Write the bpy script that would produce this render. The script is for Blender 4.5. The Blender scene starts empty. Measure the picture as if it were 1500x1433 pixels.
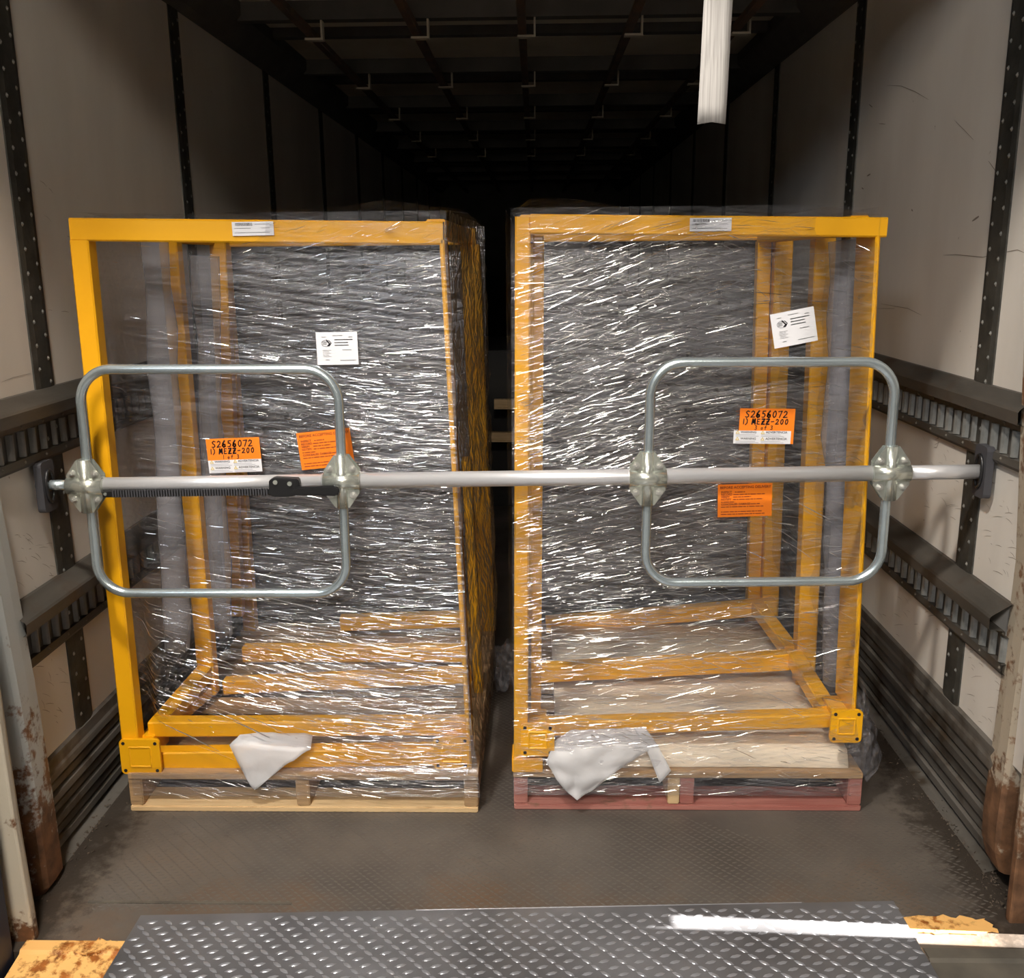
import bpy, bmesh, math, random
import numpy as np
from mathutils import Vector, Matrix, noise
random.seed(7); rng = np.random.default_rng(7)
sc = bpy.context.scene; COL = sc.collection
PI = math.pi
# ------------------------------------------------------------------ camera
FPX, VX, VY, ROLL, CAMH = 1420.342, 786.718, 381.476, -8.65767e-3, 1.58
XL, XR = -1.321, 1.177
_p = math.atan((716.5-VY)/FPX); _q = math.atan((VX-750)*math.cos(_p)/FPX)
cf = Vector((-math.sin(_q)*math.cos(_p), math.cos(_q)*math.cos(_p), -math.sin(_p)))
cr = Vector((math.cos(_q), math.sin(_q), 0))
cu = Vector((-math.sin(_q)*math.sin(_p), math.cos(_q)*math.sin(_p), math.cos(_p)))
cr, cu = math.cos(ROLL)*cr+math.sin(ROLL)*cu, -math.sin(ROLL)*cr+math.cos(ROLL)*cu
cd = bpy.data.cameras.new('camera'); cam = bpy.data.objects.new('camera', cd); COL.objects.link(cam)
cd.sensor_width = 36; cd.lens = FPX/1500*36; cd.clip_start = .02
M = Matrix((cr, cu, -cf)).transposed().to_4x4(); M.translation = Vector((0, 0, CAMH)); cam.matrix_world = M
sc.camera = cam
def at(x, y, X=None, Y=None, Z=None):
    """world point on a plane of the place, measured on the photograph"""
    d = cf+cr*((x-750)/FPX)-cu*((y-716.5)/FPX)
    t = X/d.x if X is not None else (Y/d.y if Y is not None else (Z-CAMH)/d.z)
    return Vector((t*d.x, t*d.y, CAMH+t*d.z))
# ------------------------------------------------------------------ light
w = bpy.data.worlds.new('world'); sc.world = w; w.use_nodes = True
w.node_tree.nodes['Background'].inputs[0].default_value = (.55, .68, 1, 1); w.node_tree.nodes['Background'].inputs[1].default_value = .06
sc.view_settings.view_transform = 'Standard'; sc.view_settings.look = 'None'; sc.view_settings.gamma = 1
sc.view_settings.use_curve_mapping = False
sc.view_settings.exposure = 0.12
def lamp(name, kind, loc, target, power, col, size=.5, size_y=None):
    l = bpy.data.lights.new(name, kind); o = bpy.data.objects.new(name, l); COL.objects.link(o)
    l.energy = power; l.color = col; o.location = loc
    o.rotation_euler = (Vector(target)-Vector(loc)).to_track_quat('-Z', 'Y').to_euler()
    if kind == 'AREA':
        l.size = size
        if size_y: l.shape = 'RECTANGLE'; l.size_y = size_y
    return o
s = lamp('sun', 'SUN', (6, 2, 5), (5.0, 2.05, 4.22), 60, (1, .95, .88)); s.data.angle = .009
lamp('dock_lamp', 'AREA', (-.85, .9, 3.9), (-.05, 2.75, .8), 105, (1, .93, .84), .22)
lamp('warehouse_lamp', 'AREA', (-.2, -2.6, 4.3), (0, 2.6, 1.0), 165, (1, .9, .78), 1.3, .5)
lamp('bay_lamp', 'AREA', (-2.4, -3.6, 4.2), (0, 2.6, 1.0), 75, (.82, .9, 1), .9, .5)
lamp('ceiling_fill', 'AREA', (-.4, -4.5, 1.9), (0, 2.6, 1.9), 17, (1, .88, .72), .5)  # unseen low fill, added to brighten the ceiling and deep walls
# ------------------------------------------------------------------ materials
def mat(name, base=(.5, .5, .5), rough=.5, metal=0, spec=.5):
    m = bpy.data.materials.new(name); m.use_nodes = True
    b = m.node_tree.nodes['Principled BSDF']
    b.inputs['Base Color'].default_value = (*base, 1); b.inputs['Roughness'].default_value = rough
    b.inputs['Metallic'].default_value = metal; b.inputs['Specular IOR Level'].default_value = spec
    return m
class N:
    def __init__(s, m): s.m = m; s.t = m.node_tree; s.b = s.t.nodes.get('Principled BSDF')
    def n(s, typ, **k):
        x = s.t.nodes.new(typ)
        for a, v in k.items():
            if a.startswith('i_'):
                key = a[2:]; key = int(key) if key.isdigit() else key.replace('_', ' ')
                x.inputs[key].default_value = v
            else: setattr(x, a, v)
        return x
    def l(s, a, b): s.t.links.new(a, b)
    def coord(s, scale=(1, 1, 1), rot=(0, 0, 0), kind='Object'):
        c = s.n('ShaderNodeTexCoord'); mp = s.n('ShaderNodeMapping'); s.l(c.outputs[kind], mp.inputs[0])
        mp.inputs['Scale'].default_value = scale; mp.inputs['Rotation'].default_value = rot
        return mp.outputs[0]
    def noise(s, vec, scale=5, detail=4, rough=.55, dist=0):
        x = s.n('ShaderNodeTexNoise', i_Scale=scale, i_Detail=detail, i_Roughness=rough, i_Distortion=dist); s.l(vec, x.inputs['Vector']); return x.outputs[0]
    def ramp(s, v, pts):
        r = s.n('ShaderNodeValToRGB'); e = r.color_ramp.elements
        while len(e) < len(pts): e.new(.5)
        for k, (p, c) in zip(e, pts):
            k.position = p; k.color = (*c, 1) if not isinstance(c, (int, float)) else (c, c, c, 1)
        s.l(v, r.inputs[0]); return r.outputs[0]
    def mix(s, f, a, b, mode='MIX'):
        x = s.n('ShaderNodeMix', data_type='RGBA', blend_type=mode)
        if isinstance(f, (int, float)): x.inputs[0].default_value = f
        else: s.l(f, x.inputs[0])
        for k, v in ((6, a), (7, b)):
            if isinstance(v, tuple): x.inputs[k].default_value = (*v, 1)
            else: s.l(v, x.inputs[k])
        return x.outputs[2]
    def math(s, op, a, b=None):
        x = s.n('ShaderNodeMath', operation=op)
        for k, v in ((0, a), (1, b)):
            if v is None: continue
            if isinstance(v, (int, float)): x.inputs[k].default_value = v
            else: s.l(v, x.inputs[k])
        return x.outputs[0]
    def bump(s, h, strength=.3, dist=.01):
        x = s.n('ShaderNodeBump', i_Strength=strength, i_Distance=dist); s.l(h, x.inputs['Height'])
        if s.b: s.l(x.outputs[0], s.b.inputs['Normal'])
        return x.outputs[0]
def dirty(name, c1, c2, scale=6, rough=.6, metal=0, stretch=(1, 1, 1), lo=.35, hi=.65, bump=.15, c3=None, s3=40, f3=(.6, .68)):
    m = mat(name, c1, rough, metal); n = N(m); v = n.coord(stretch)
    col = n.ramp(n.noise(v, scale, 6), [(lo, c1), (hi, c2)])
    if c3:
        v2 = n.coord((1, 1, 1)); f = n.ramp(n.noise(v2, s3, 3), [(f3[0], 0), (f3[1], 1)]); col = n.mix(f, col, c3)
    n.l(col, n.b.inputs['Base Color'])
    if bump: n.bump(n.noise(v, scale*5, 5), bump, .004)
    return m
MT = {}
MT['panel'] = dirty('wall_panel_white', (.58, .535, .48), (.70, .66, .60), 2.2, .42, 0, (1, 1, .35), c3=(.22, .17, .13), s3=28, f3=(.74, .78), bump=.03)
MT['post'] = dirty('post_steel', (.035, .034, .03), (.075, .072, .062), 14, .55, .4, bump=.3)
MT['rail'] = dirty('rail_steel', (.045, .042, .036), (.10, .09, .078), 9, .5, .35, (1, .25, 1), bump=.3, c3=(.07, .042, .026), s3=7, f3=(.55, .75))
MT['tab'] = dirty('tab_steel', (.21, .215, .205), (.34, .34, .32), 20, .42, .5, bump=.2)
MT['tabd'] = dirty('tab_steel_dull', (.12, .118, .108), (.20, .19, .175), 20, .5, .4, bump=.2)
MT['scuff'] = mat('scuff_mark', (.24, .20, .16), .7)
MT['dark'] = mat('recess_dark', (.02, .019, .018), .8)
MT['kick'] = dirty('kick_plate', (.075, .068, .058), (.19, .175, .155), 5, .55, .3, (1, .12, 3), bump=.4, c3=(.05, .035, .022), s3=9, f3=(.5, .7))
MT['ceil'] = dirty('ceiling_sheet', (.56, .50, .40), (.66, .60, .48), 3, .6, 0)
MT['bow'] = dirty('bow_steel', (.10, .09, .075), (.17, .15, .12), 8, .6, .3)
MT['rustbar'] = dirty('rusty_bar', (.15, .09, .06), (.09, .07, .055), 8, .7, .2)
MT['cove'] = dirty('cove_dark', (.075, .07, .062), (.11, .10, .09), 5, .7, .1)
MT['yellow'] = dirty('yellow_paint', (.88, .435, .006), (.82, .39, .006), 3, .38, 0, bump=.02)
MT['zinc'] = dirty('galvanised_tube', (.52, .60, .63), (.60, .70, .75), 12, .27, .8, bump=.03)
MT['alu'] = dirty('aluminium_tube', (.66, .66, .68), (.80, .80, .82), 4, .32, .5, (.3, 8, 8), bump=.05)
MT['bright'] = dirty('bright_zinc', (.56, .60, .55), (.70, .72, .64), 14, .24, .75, bump=0)
MT['bolt'] = mat('bolt_zinc', (.80, .80, .76), .2, .8)
MT['black'] = mat('black_plastic', (.012, .012, .013), .32)
MT['rubber'] = mat('grey_rubber', (.045, .045, .052), .6)
MT['strap'] = None
MT['foam'] = None
MT['navy'] = dirty('dock_pad_vinyl', (.012, .014, .03), (.02, .024, .045), 5, .5)
MT['concrete'] = dirty('warehouse_concrete', (.22, .21, .20), (.30, .29, .27), 2, .8)
MT['room'] = mat('warehouse_wall', (.30, .28, .25), .8)
MT['white'] = mat('label_white', (.80, .80, .83), .45)
MT['orange'] = mat('label_orange', (1, .235, .008), .5)
MT['ink'] = mat('ink', (.015, .012, .015), .5)
MT['greyink'] = mat('grey_ink', (.28, .28, .32), .6)
MT['redink'] = mat('brown_ink', (.30, .05, .01), .6)
MT['yel2'] = mat('warn_yellow', (.75, .55, .05), .5)
MT['red'] = dirty('red_painted_wood', (.36, .12, .095), (.48, .21, .17), 7, .75, 0, (.4, 6, 6), bump=.3, c3=(.22, .13, .08), s3=16, f3=(.6, .72))
def wood(name, a, b, c):
    m = mat(name, a, .7); n = N(m); v = n.coord((1.2, 14, 14)); f = n.noise(v, 3, 6, .6, 1.2)
    col = n.ramp(f, [(.32, a), (.55, b), (.72, c)])
    n.l(col, n.b.inputs['Base Color']); n.bump(f, .3, .003); return m
MT['wood'] = wood('pallet_wood', (.28, .175, .09), (.47, .30, .15), (.15, .095, .055))
MT['woodpale'] = wood('pale_wood', (.62, .42, .21), (.74, .53, .29), (.45, .29, .14))
m = mat('kraft_pad', (.88, .77, .60), .6); MT['kraft'] = m
m = MT['strap'] = mat('strap_weave', (.62, .60, .58), .8); n = N(m)
v = n.coord((260, 260, 3)); f = n.noise(v, 1, 2); n.l(n.ramp(f, [(.3, (.30, .285, .27)), (.7, (.50, .48, .46))]), n.b.inputs['Base Color'])
m = MT['foam'] = mat('foam_sheet', (.80, .80, .82), .35); n = N(m); n.b.inputs['Transmission Weight'].default_value = 0
tr = n.n('ShaderNodeBsdfTransparent'); mx = n.n('ShaderNodeMixShader'); mx.inputs[0].default_value = .58
out = n.t.nodes['Material Output']; n.l(tr.outputs[0], mx.inputs[1]); n.l(n.b.outputs[0], mx.inputs[2]); n.l(mx.outputs[0], out.inputs[0])
n.bump(n.noise(n.coord(), 55, 3), .25, .004)
m = MT['sleeve'] = mat('foam_sleeve', (.42, .42, .46), .5); n = N(m)
tr = n.n('ShaderNodeBsdfTransparent'); mx = n.n('ShaderNodeMixShader'); mx.inputs[0].default_value = .4
out = n.t.nodes['Material Output']; n.l(tr.outputs[0], mx.inputs[1]); n.l(n.b.outputs[0], mx.inputs[2]); n.l(mx.outputs[0], out.inputs[0])
# painted steel with rust
def rusty(name, paint, rust, thr, grad=None):
    m = mat(name, paint, .55); n = N(m); v = n.coord()
    f = n.noise(v, 9, 8, .7)
    if grad:                     # rust creeps up from the foot (z in metres)
        sp = n.n('ShaderNodeSeparateXYZ'); n.l(n.coord(), sp.inputs[0])
        g = n.n('ShaderNodeMapRange', i_1=grad[0], i_2=grad[1], i_3=.40, i_4=0.0); n.l(sp.outputs[2], g.inputs[0])
        f = n.math('ADD', f, g.outputs[0])
    sp2 = n.noise(v, 60, 3)
    f = n.math('ADD', f, n.math('MULTIPLY', n.math('SUBTRACT', sp2, .5), .35))
    r = n.ramp(f, [(thr, 0), (thr+.10, 1)])
    rc = n.ramp(n.noise(v, 25, 5), [(.35, rust), (.65, tuple(c*.45 for c in rust))])
    n.l(n.mix(r, paint, rc), n.b.inputs['Base Color']); n.bump(f, .35, .004); return m
MT['rustpost'] = rusty('rusty_painted_post', (.44, .45, .43), (.22, .10, .045), .60, (0, .55))
MT['rusttan'] = rusty('rusty_tan_post', (.40, .34, .26), (.20, .10, .05), .52, (0, .4))
MT['rustwhite'] = rusty('rusty_white_frame', (.52, .47, .38), (.20, .09, .04), .62, (-.05, .12))
MT['rustsill'] = rusty('rusty_orange_sill', (.92, .52, .17), (.45, .14, .02), .50)
# floor : dirty worn steel
m = MT['floor'] = mat('trailer_floor_steel', (.14, .12, .10), .55, .35); n = N(m); v = n.coord()
a = n.ramp(n.noise(v, 1.6, 7, .6), [(.35, (.095, .083, .074)), (.62, (.185, .158, .132))])
g = n.n('ShaderNodeSeparateXYZ'); n.l(n.coord(), g.inputs[0])
near = n.n('ShaderNodeMapRange', i_1=2.15, i_2=2.42, i_3=.22, i_4=0); n.l(g.outputs[1], near.inputs[0])
rf = n.ramp(n.math('ADD', n.noise(v, 3.1, 6, .65), near.outputs[0]), [(.66, 0), (.9, .75)])
a = n.mix(rf, a, (.19, .115, .065))
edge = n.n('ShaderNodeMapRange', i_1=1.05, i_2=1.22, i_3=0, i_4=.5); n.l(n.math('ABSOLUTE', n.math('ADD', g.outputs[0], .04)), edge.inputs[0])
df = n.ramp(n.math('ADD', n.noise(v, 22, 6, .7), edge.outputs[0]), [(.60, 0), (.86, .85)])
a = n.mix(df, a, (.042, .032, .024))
n.l(a, n.b.inputs['Base Color']); n.bump(n.noise(v, 90, 4), .25, .003)
n.l(n.ramp(n.noise(v, 4, 4), [(.4, .48), (.7, .75)]), n.b.inputs['Roughness'])
m = MT['plate'] = mat('dock_plate_steel', (.19, .19, .20), .36, .45); n = N(m); v = n.coord()
n.l(n.ramp(n.noise(v, 3, 6), [(.35, (.13, .13, .138)), (.65, (.24, .24, .255))]), n.b.inputs['Base Color']); n.bump(n.noise(v, 120, 4), .08, .002)
n.l(n.ramp(n.noise(v, 7, 5), [(.35, .3), (.7, .5)]), n.b.inputs['Roughness'])
m = MT['lug'] = mat('polished_lug', (.42, .43, .47), .28, .6)
m = MT['lug2'] = mat('worn_lug', (.19, .17, .15), .45, .6)
m = MT['gravel'] = dirty('debris', (.045, .035, .026), (.12, .09, .065), 30, .9, 0, bump=.8)
# stretch film
def film(name, angs, veil, seed, tint=(.40, .405, .44), gloss=.38):
    m = bpy.data.materials.new(name); m.use_nodes = True; n = N(m); t = n.t; t.nodes.remove(n.b); n.b = None
    out = t.nodes['Material Output']
    uv = n.n('ShaderNodeTexCoord').outputs['UV']
    at_ = n.n('ShaderNodeAttribute', attribute_name='dens').outputs['Fac']
    hs = []
    for k, (ang, sx, sy, wgt) in enumerate(angs):
        mp = n.n('ShaderNodeMapping'); n.l(uv, mp.inputs[0]); mp.inputs['Rotation'].default_value = (0, 0, ang)
        mp2 = n.n('ShaderNodeMapping'); n.l(mp.outputs[0], mp2.inputs[0]); mp2.inputs['Scale'].default_value = (sx, sy, 1); mp2.inputs['Location'].default_value = (seed+k*3.3, k*1.7, 0)
        nz = n.noise(mp2.outputs[0], 1, 4, .62, .5)
        hs.append(n.math('MULTIPLY', nz, wgt))
    h = hs[0]
    for x in hs[1:]: h = n.math('ADD', h, x)
    big = n.n('ShaderNodeTexNoise', i_Scale=2.3, i_Detail=3); n.l(uv, big.inputs['Vector'])
    bp = n.n('ShaderNodeBump', i_Strength=1.0, i_Distance=.0075); n.l(h, bp.inputs['Height'])
    gl = n.n('ShaderNodeBsdfGlossy', i_Roughness=.17); gl.inputs[0].default_value = (.95, .96, 1, 1); n.l(bp.outputs[0], gl.inputs['Normal'])
    di = n.n('ShaderNodeBsdfDiffuse'); di.inputs[0].default_value = (*tint, 1); n.l(bp.outputs[0], di.inputs['Normal'])
    tr = n.n('ShaderNodeBsdfTransparent'); tr.inputs[0].default_value = (.93, .93, .94, 1)
    s1 = n.n('ShaderNodeMixShader'); s1.inputs[0].default_value = gloss; n.l(di.outputs[0], s1.inputs[1]); n.l(gl.outputs[0], s1.inputs[2])
    # how much film lies in the way: more layers and folds = more veil
    fold = n.ramp(h, [(.42, 0.25), (.50, .8), (.60, 1.9)])
    f = n.math('MULTIPLY', n.math('MULTIPLY', fold, at_), n.math('ADD', n.math('MULTIPLY', big.outputs[0], 1.0), .5))
    f = n.math('MINIMUM', n.math('MULTIPLY', f, veil), .92)
    s2 = n.n('ShaderNodeMixShader'); n.l(f, s2.inputs[0]); n.l(tr.outputs[0], s2.inputs[1]); n.l(s1.outputs[0], s2.inputs[2])
    n.l(s2.outputs[0], out.inputs[0]); return m
MT['filmL'] = film('stretch_film_left', [(.16, 2.6, 95, .55), (-.06, 4, 150, .35), (.5, 12, 40, .1)], .145, 1.0)
MT['filmR'] = film('stretch_film_right', [(-.2, 2.6, 95, .45), (.12, 3.5, 130, .45), (-.6, 12, 40, .1)], .15, 8.0)
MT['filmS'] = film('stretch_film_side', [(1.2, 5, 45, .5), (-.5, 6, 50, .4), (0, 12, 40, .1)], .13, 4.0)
MT['filmB'] = film('stretch_film_back', [(.1, 2, 40, .6), (-.3, 4, 60, .4)], .62, 2.0, (.11, .11, .12), .12)  # dark tint and heavy veil paint the shade inside the loads
MT['filmD'] = film('stretch_film_shaded', [(1.2, 5, 45, .5), (-.5, 6, 50, .4), (0, 12, 40, .1)], .26, 4.0, (.20, .16, .11), .15)  # dark brown tint paints the shade on the left load's inner side
m = MT['crease'] = mat('film_crease', (.86, .87, .92), .16); n = N(m); n.t.nodes.remove(n.b)
gl = n.n('ShaderNodeBsdfGlossy', i_Roughness=.2); gl.inputs[0].default_value = (1, 1, 1, 1)
tr = n.n('ShaderNodeBsdfTransparent'); mx = n.n('ShaderNodeMixShader'); mx.inputs[0].default_value = .75
out = n.t.nodes['Material Output']; n.l(tr.outputs[0], mx.inputs[1]); n.l(gl.outputs[0], mx.inputs[2]); n.l(mx.outputs[0], out.inputs[0])
# ------------------------------------------------------------------ mesh helpers
def tag(o, label=None, cat=None, group=None, kind=None):
    if label: o['label'] = label
    if cat: o['category'] = cat
    if group: o['group'] = group
    if kind: o['kind'] = kind
    return o
def empty(name, loc, label=None, cat=None, group=None):
    o = bpy.data.objects.new(name, None); COL.objects.link(o); o.location = loc; o.empty_display_size = .1
    return tag(o, label, cat, group)
def put(name, me, mats, parent=None, smooth=False, kind=None, label=None):
    if not isinstance(mats, (list, tuple)): mats = [mats]
    for m_ in mats: me.materials.append(m_)
    if smooth:
        me.polygons.foreach_set('use_smooth', [True]*len(me.polygons))
    o = bpy.data.objects.new(name, me); COL.objects.link(o)
    if parent:
        o.parent = parent; o.matrix_parent_inverse = Matrix.Identity(4) if parent.parent else Matrix.Translation(parent.location).inverted()
    return tag(o, label=label, kind=kind)
class MB:
    """collects simple shapes in world coordinates and links them as one mesh"""
    def __init__(s): s.v = []; s.f = []; s.mi = []
    def add(s, vs, fs, mi=0):
        b = len(s.v); s.v += [tuple(p) for p in vs]; s.f += [tuple(i+b for i in f) for f in fs]; s.mi += [mi]*len(fs); return s
    def box(s, lo, hi, mi=0):
        (a, b, c), (d, e, f) = lo, hi
        return s.add([(a, b, c), (d, b, c), (d, e, c), (a, e, c), (a, b, f), (d, b, f), (d, e, f), (a, e, f)],
                     [(0, 3, 2, 1), (4, 5, 6, 7), (0, 1, 5, 4), (1, 2, 6, 5), (2, 3, 7, 6), (3, 0, 4, 7)], mi)
    def beam(s, p0, p1, w, d, up=(0, 1, 0), ch=.004, mi=0):
        """rectangular tube with eased edges; d is measured along up"""
        p0, p1 = Vector(p0), Vector(p1); ax = (p1-p0).normalized(); up = Vector(up); up = (up-ax*up.dot(ax)).normalized(); sd = ax.cross(up)
        prof = []
        for sx, sy in ((1, 1), (-1, 1), (-1, -1), (1, -1)):
            a = (sx*(w/2-ch), sy*d/2); b = (sx*w/2, sy*(d/2-ch)); prof += [b, a] if sx*sy > 0 else [a, b]
        vs = [p+sd*x+up*y for p in (p0, p1) for x, y in prof]
        return s.add(vs, [(i, (i+1) % 8, 8+(i+1) % 8, 8+i) for i in range(8)]+[tuple(range(7, -1, -1)), tuple(range(8, 16))], mi)
    def tube(s, pts, r, n=12, mi=0, caps=True, closed=False):
        pts = [Vector(p) for p in pts]; m = len(pts); rs = r if isinstance(r, (list, tuple)) else [r]*m
        vs = []; prev = None
        for i, p in enumerate(pts):
            if closed: t = pts[(i+1) % m]-pts[i-1]
            else: t = pts[min(i+1, m-1)]-pts[max(i-1, 0)]
            t.normalize()
            if prev is None:
                u = t.orthogonal().normalized()
            else:
                u = (prev-t*prev.dot(t)).normalized()
            prev = u; v = t.cross(u)
            vs += [p+(u*math.cos(2*PI*k/n)+v*math.sin(2*PI*k/n))*rs[i] for k in range(n)]
        fs = []
        for i in range(m if closed else m-1):
            a, b = i*n, ((i+1) % m)*n
            fs += [(a+k, a+(k+1) % n, b+(k+1) % n, b+k) for k in range(n)]
        if caps and not closed: fs += [tuple(range(n-1, -1, -1)), tuple(range((m-1)*n, m*n))]
        return s.add(vs, fs, mi)
    def extr(s, prof, a, b, fn, mi=0, closed=False):
        """extrude a 2D profile between two stations; fn(u,v,t) gives the point"""
        n = len(prof); vs = [fn(u, v, t) for t in (a, b) for u, v in prof]
        fs = [(i, (i+1) % n, n+(i+1) % n, n+i) for i in range(n if closed else n-1)]
        if closed: fs += [tuple(range(n-1, -1, -1)), tuple(range(n, 2*n))]
        return s.add(vs, fs, mi)
    def build(s, name, mats, parent=None, smooth=False, kind=None, label=None, bevel=0):
        me = bpy.data.meshes.new(name); me.from_pydata(s.v, [], s.f); me.update()
        me.polygons.foreach_set('material_index', s.mi)
        bm = bmesh.new(); bm.from_mesh(me); bmesh.ops.recalc_face_normals(bm, faces=bm.faces)
        if bevel: bmesh.ops.bevel(bm, geom=bm.edges[:], offset=bevel, segments=2, affect='EDGES', clamp_overlap=True)
        bm.to_mesh(me); bm.free()
        if smooth:
            for p in me.polygons: p.use_smooth = len(p.vertices) < 6
        return put(name, me, mats, parent, False, kind, label)
def struct(mb, name, m_, parent=None, **k):
    o = mb.build(name, m_, parent, **k)
    if parent is None: o['kind'] = 'structure'
    return o
def copy_part(o, parent, dloc):
    c = o.copy(); COL.objects.link(c); c.parent = parent; c.location = Vector(o.location)+Vector(dloc); return c
# ------------------------------------------------------------------ the setting
Y0, Y1 = 2.07, 14.0
ZC = 2.62
POSTS = [2.57, 3.81, 5.06, 6.31, 7.56, 8.8, 10.05, 11.3, 12.55]
struct(MB().box((XL-.06, 1.95, -.12), (XR+.13, Y1+.1, 0)), 'floor', MT['floor'])
def side_wall(sgn, X, name, kz, tag_side):
    out = X+sgn*.1
    if sgn < 0: root = struct(MB().box((out, Y0-.1, -.1), (X-.012, Y1, ZC+.1)), name, MT['dark'])
    else: root = struct(MB().box((X+.075, 2.035, -.1), (out+.1, Y1, ZC+.1)).box((X+.012, Y0, kz), (X+.1, Y1, ZC)), name, MT['dark'])
    fn = lambda o, z, y: (X-sgn*o, y, z)
    edges = [Y0+.02]+POSTS+[Y1-.02]
    for a, b in zip(edges[:-1], edges[1:]):
        mb = MB(); a2 = a+(.045 if a in POSTS else 0); b2 = b-(.045 if b in POSTS else 0)
        lo, hi = sorted((X, X+sgn*.014))
        mb.box((lo, a2, kz), (hi, b2, 2.5)); mb.build('wall_panel', MT['panel'], root)
    for k, y in enumerate(POSTS):
        mb = MB(); prof = [(-.012, y-.052), (.004, y-.050), (.008, y-.03), (.008, y+.03), (.004, y+.05), (-.012, y+.052)]
        mb.extr([(o, yy) for o, yy in prof], kz-.02, 2.5, lambda o, yy, z: (X-sgn*o, yy, z), closed=True)
        po = mb.build('wall_post', MT['post'], root)
        if k < 3:
            mb = MB(); z = kz+.04
            while z < 2.46:
                for dy in (-.026, .026):
                    c = Vector((X-sgn*.008, y+dy, z+(.025 if dy > 0 else 0))); r = .0065; vs = []
                    for a in range(6):
                        an = a*PI/3; vs.append(c+Vector((0, math.cos(an)*r, math.sin(an)*r)))
                    vs.append(c+Vector((-sgn*.004, 0, 0))); mb.add(vs, [(a, (a+1) % 6, 6) for a in range(6)])
                z += .062
            mb.build('rivet', MT['tab'], po, kind='stuff')
    # cargo rails with slotted tracks
    for zt, led in ((1.258, .042), (.746, .055)):
        prof = [(-.002, zt), (.010, zt-.001), (led, zt-.030), (led+.004, zt-.036), (led+.002, zt-.066), (.018, zt-.070), (.016, zt-.086),
                (.016, zt-.088), (.003, zt-.090), (.003, zt-.158), (.016, zt-.160), (.018, zt-.178), (.014, zt-.186), (-.002, zt-.188)]
        mb = MB().extr(prof, Y0+(.16 if sgn < 0 else .21), Y1, fn); r = mb.build('cargo_rail', MT['rail'], root)
        # tabs between the slots
        mb = MB(); W, Hh = .028, .066; vs = []; k = 7
        for zz in (-Hh/2, Hh/2):
            for i in range(k):
                u = i/(k-1); vs.append((X-sgn*(.004+.014*math.sin(PI*min(1, u*1.15))**.8), (u-.5)*W, zz))
        mb.add(vs, [(i, i+1, k+i+1, k+i) for i in range(k-1)]+[tuple(range(k-1, -1, -1)), tuple(range(k, 2*k))])
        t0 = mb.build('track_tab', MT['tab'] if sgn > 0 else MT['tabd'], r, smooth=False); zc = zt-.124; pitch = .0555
        t0.location = (0, Y0+.23, zc); j = 1
        while j*pitch < 2.6:
            c = t0.copy(); COL.objects.link(c); c.parent = r; c.location = (0, Y0+.23+j*pitch, zc); j += 1
        mb = MB(); y = Y0+.23+j*pitch
        while y < Y1-.1:
            mb.box((min(X-sgn*.002, X-sgn*.014), y-.015, zc-.03), (max(X-sgn*.002, X-sgn*.014), y+.015, zc+.03)); y += pitch
        mb.build('far_track_tab', MT['tab'], r, kind='stuff')
        mb = MB(); y = Y0+.22
        while y < 5.5:
            for z in (zt-.079, zt-.170):
                c = Vector((X-sgn*.017, y, z)); r_ = .0055; vs = [c+Vector((0, math.cos(a*PI/3)*r_, math.sin(a*PI/3)*r_)) for a in range(6)]+[c+Vector((-sgn*.004, 0, 0))]
                mb.add(vs, [(a, (a+1) % 6, 6) for a in range(6)])
            y += .11
        mb.build('rail_rivet', MT['bow'], r, kind='stuff')
    # ribbed kick plate
    prof = [(-.002, kz+.006), (.010, kz), (.012, kz-.03)]
    z = kz-.03; top = True; cnt = 7; dz = (kz-.03-.02)/cnt
    for i in range(cnt):
        o = .012-.006*(i % 2); prof += [(o+.004, z-dz*.25), (o+.006, z-dz*.8), (-.002, z-dz*.88), (-.002, z-dz)]; z -= dz
    prof += [(.002, .012), (.05, -.001)]
    shift = .0 if sgn < 0 else -.045
    MB().extr([(o+shift*(kz-z_)/kz if sgn > 0 else o, z_) for o, z_ in prof], Y0+(.13 if sgn < 0 else .21), Y1, fn).build('kick_plate', MT['kick'], root)
    # dirt lying in the corner
    mb = MB()
    for i in range(900):
        y = Y0+.06+3*random.random()**1.6; d = abs(random.gauss(0, .04))+.012; r_ = random.uniform(.0015, .006)*(1 if random.random() < .9 else 1.8)
        xx = X-sgn*d+(sgn*.04 if sgn > 0 else 0); c = Vector((xx, y, r_*.3)); vs = [c+Vector((random.uniform(-1, 1), random.uniform(-1, 1), random.uniform(-.4, .9)))*r_ for _ in range(4)]
        mb.add(vs, [(0, 1, 2), (0, 2, 3), (0, 3, 1), (1, 3, 2)])
    o = mb.build('floor_debris', MT['gravel'], None, kind='stuff'); o['label'] = 'dark loose dirt and grit lying along the %s kick plate of the trailer' % tag_side; o['category'] = 'debris'
    return root
WL = side_wall(-1, XL, 'wall_left', .277, 'left')
WR = side_wall(1, XR, 'wall_right', .355, 'right')
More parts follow.
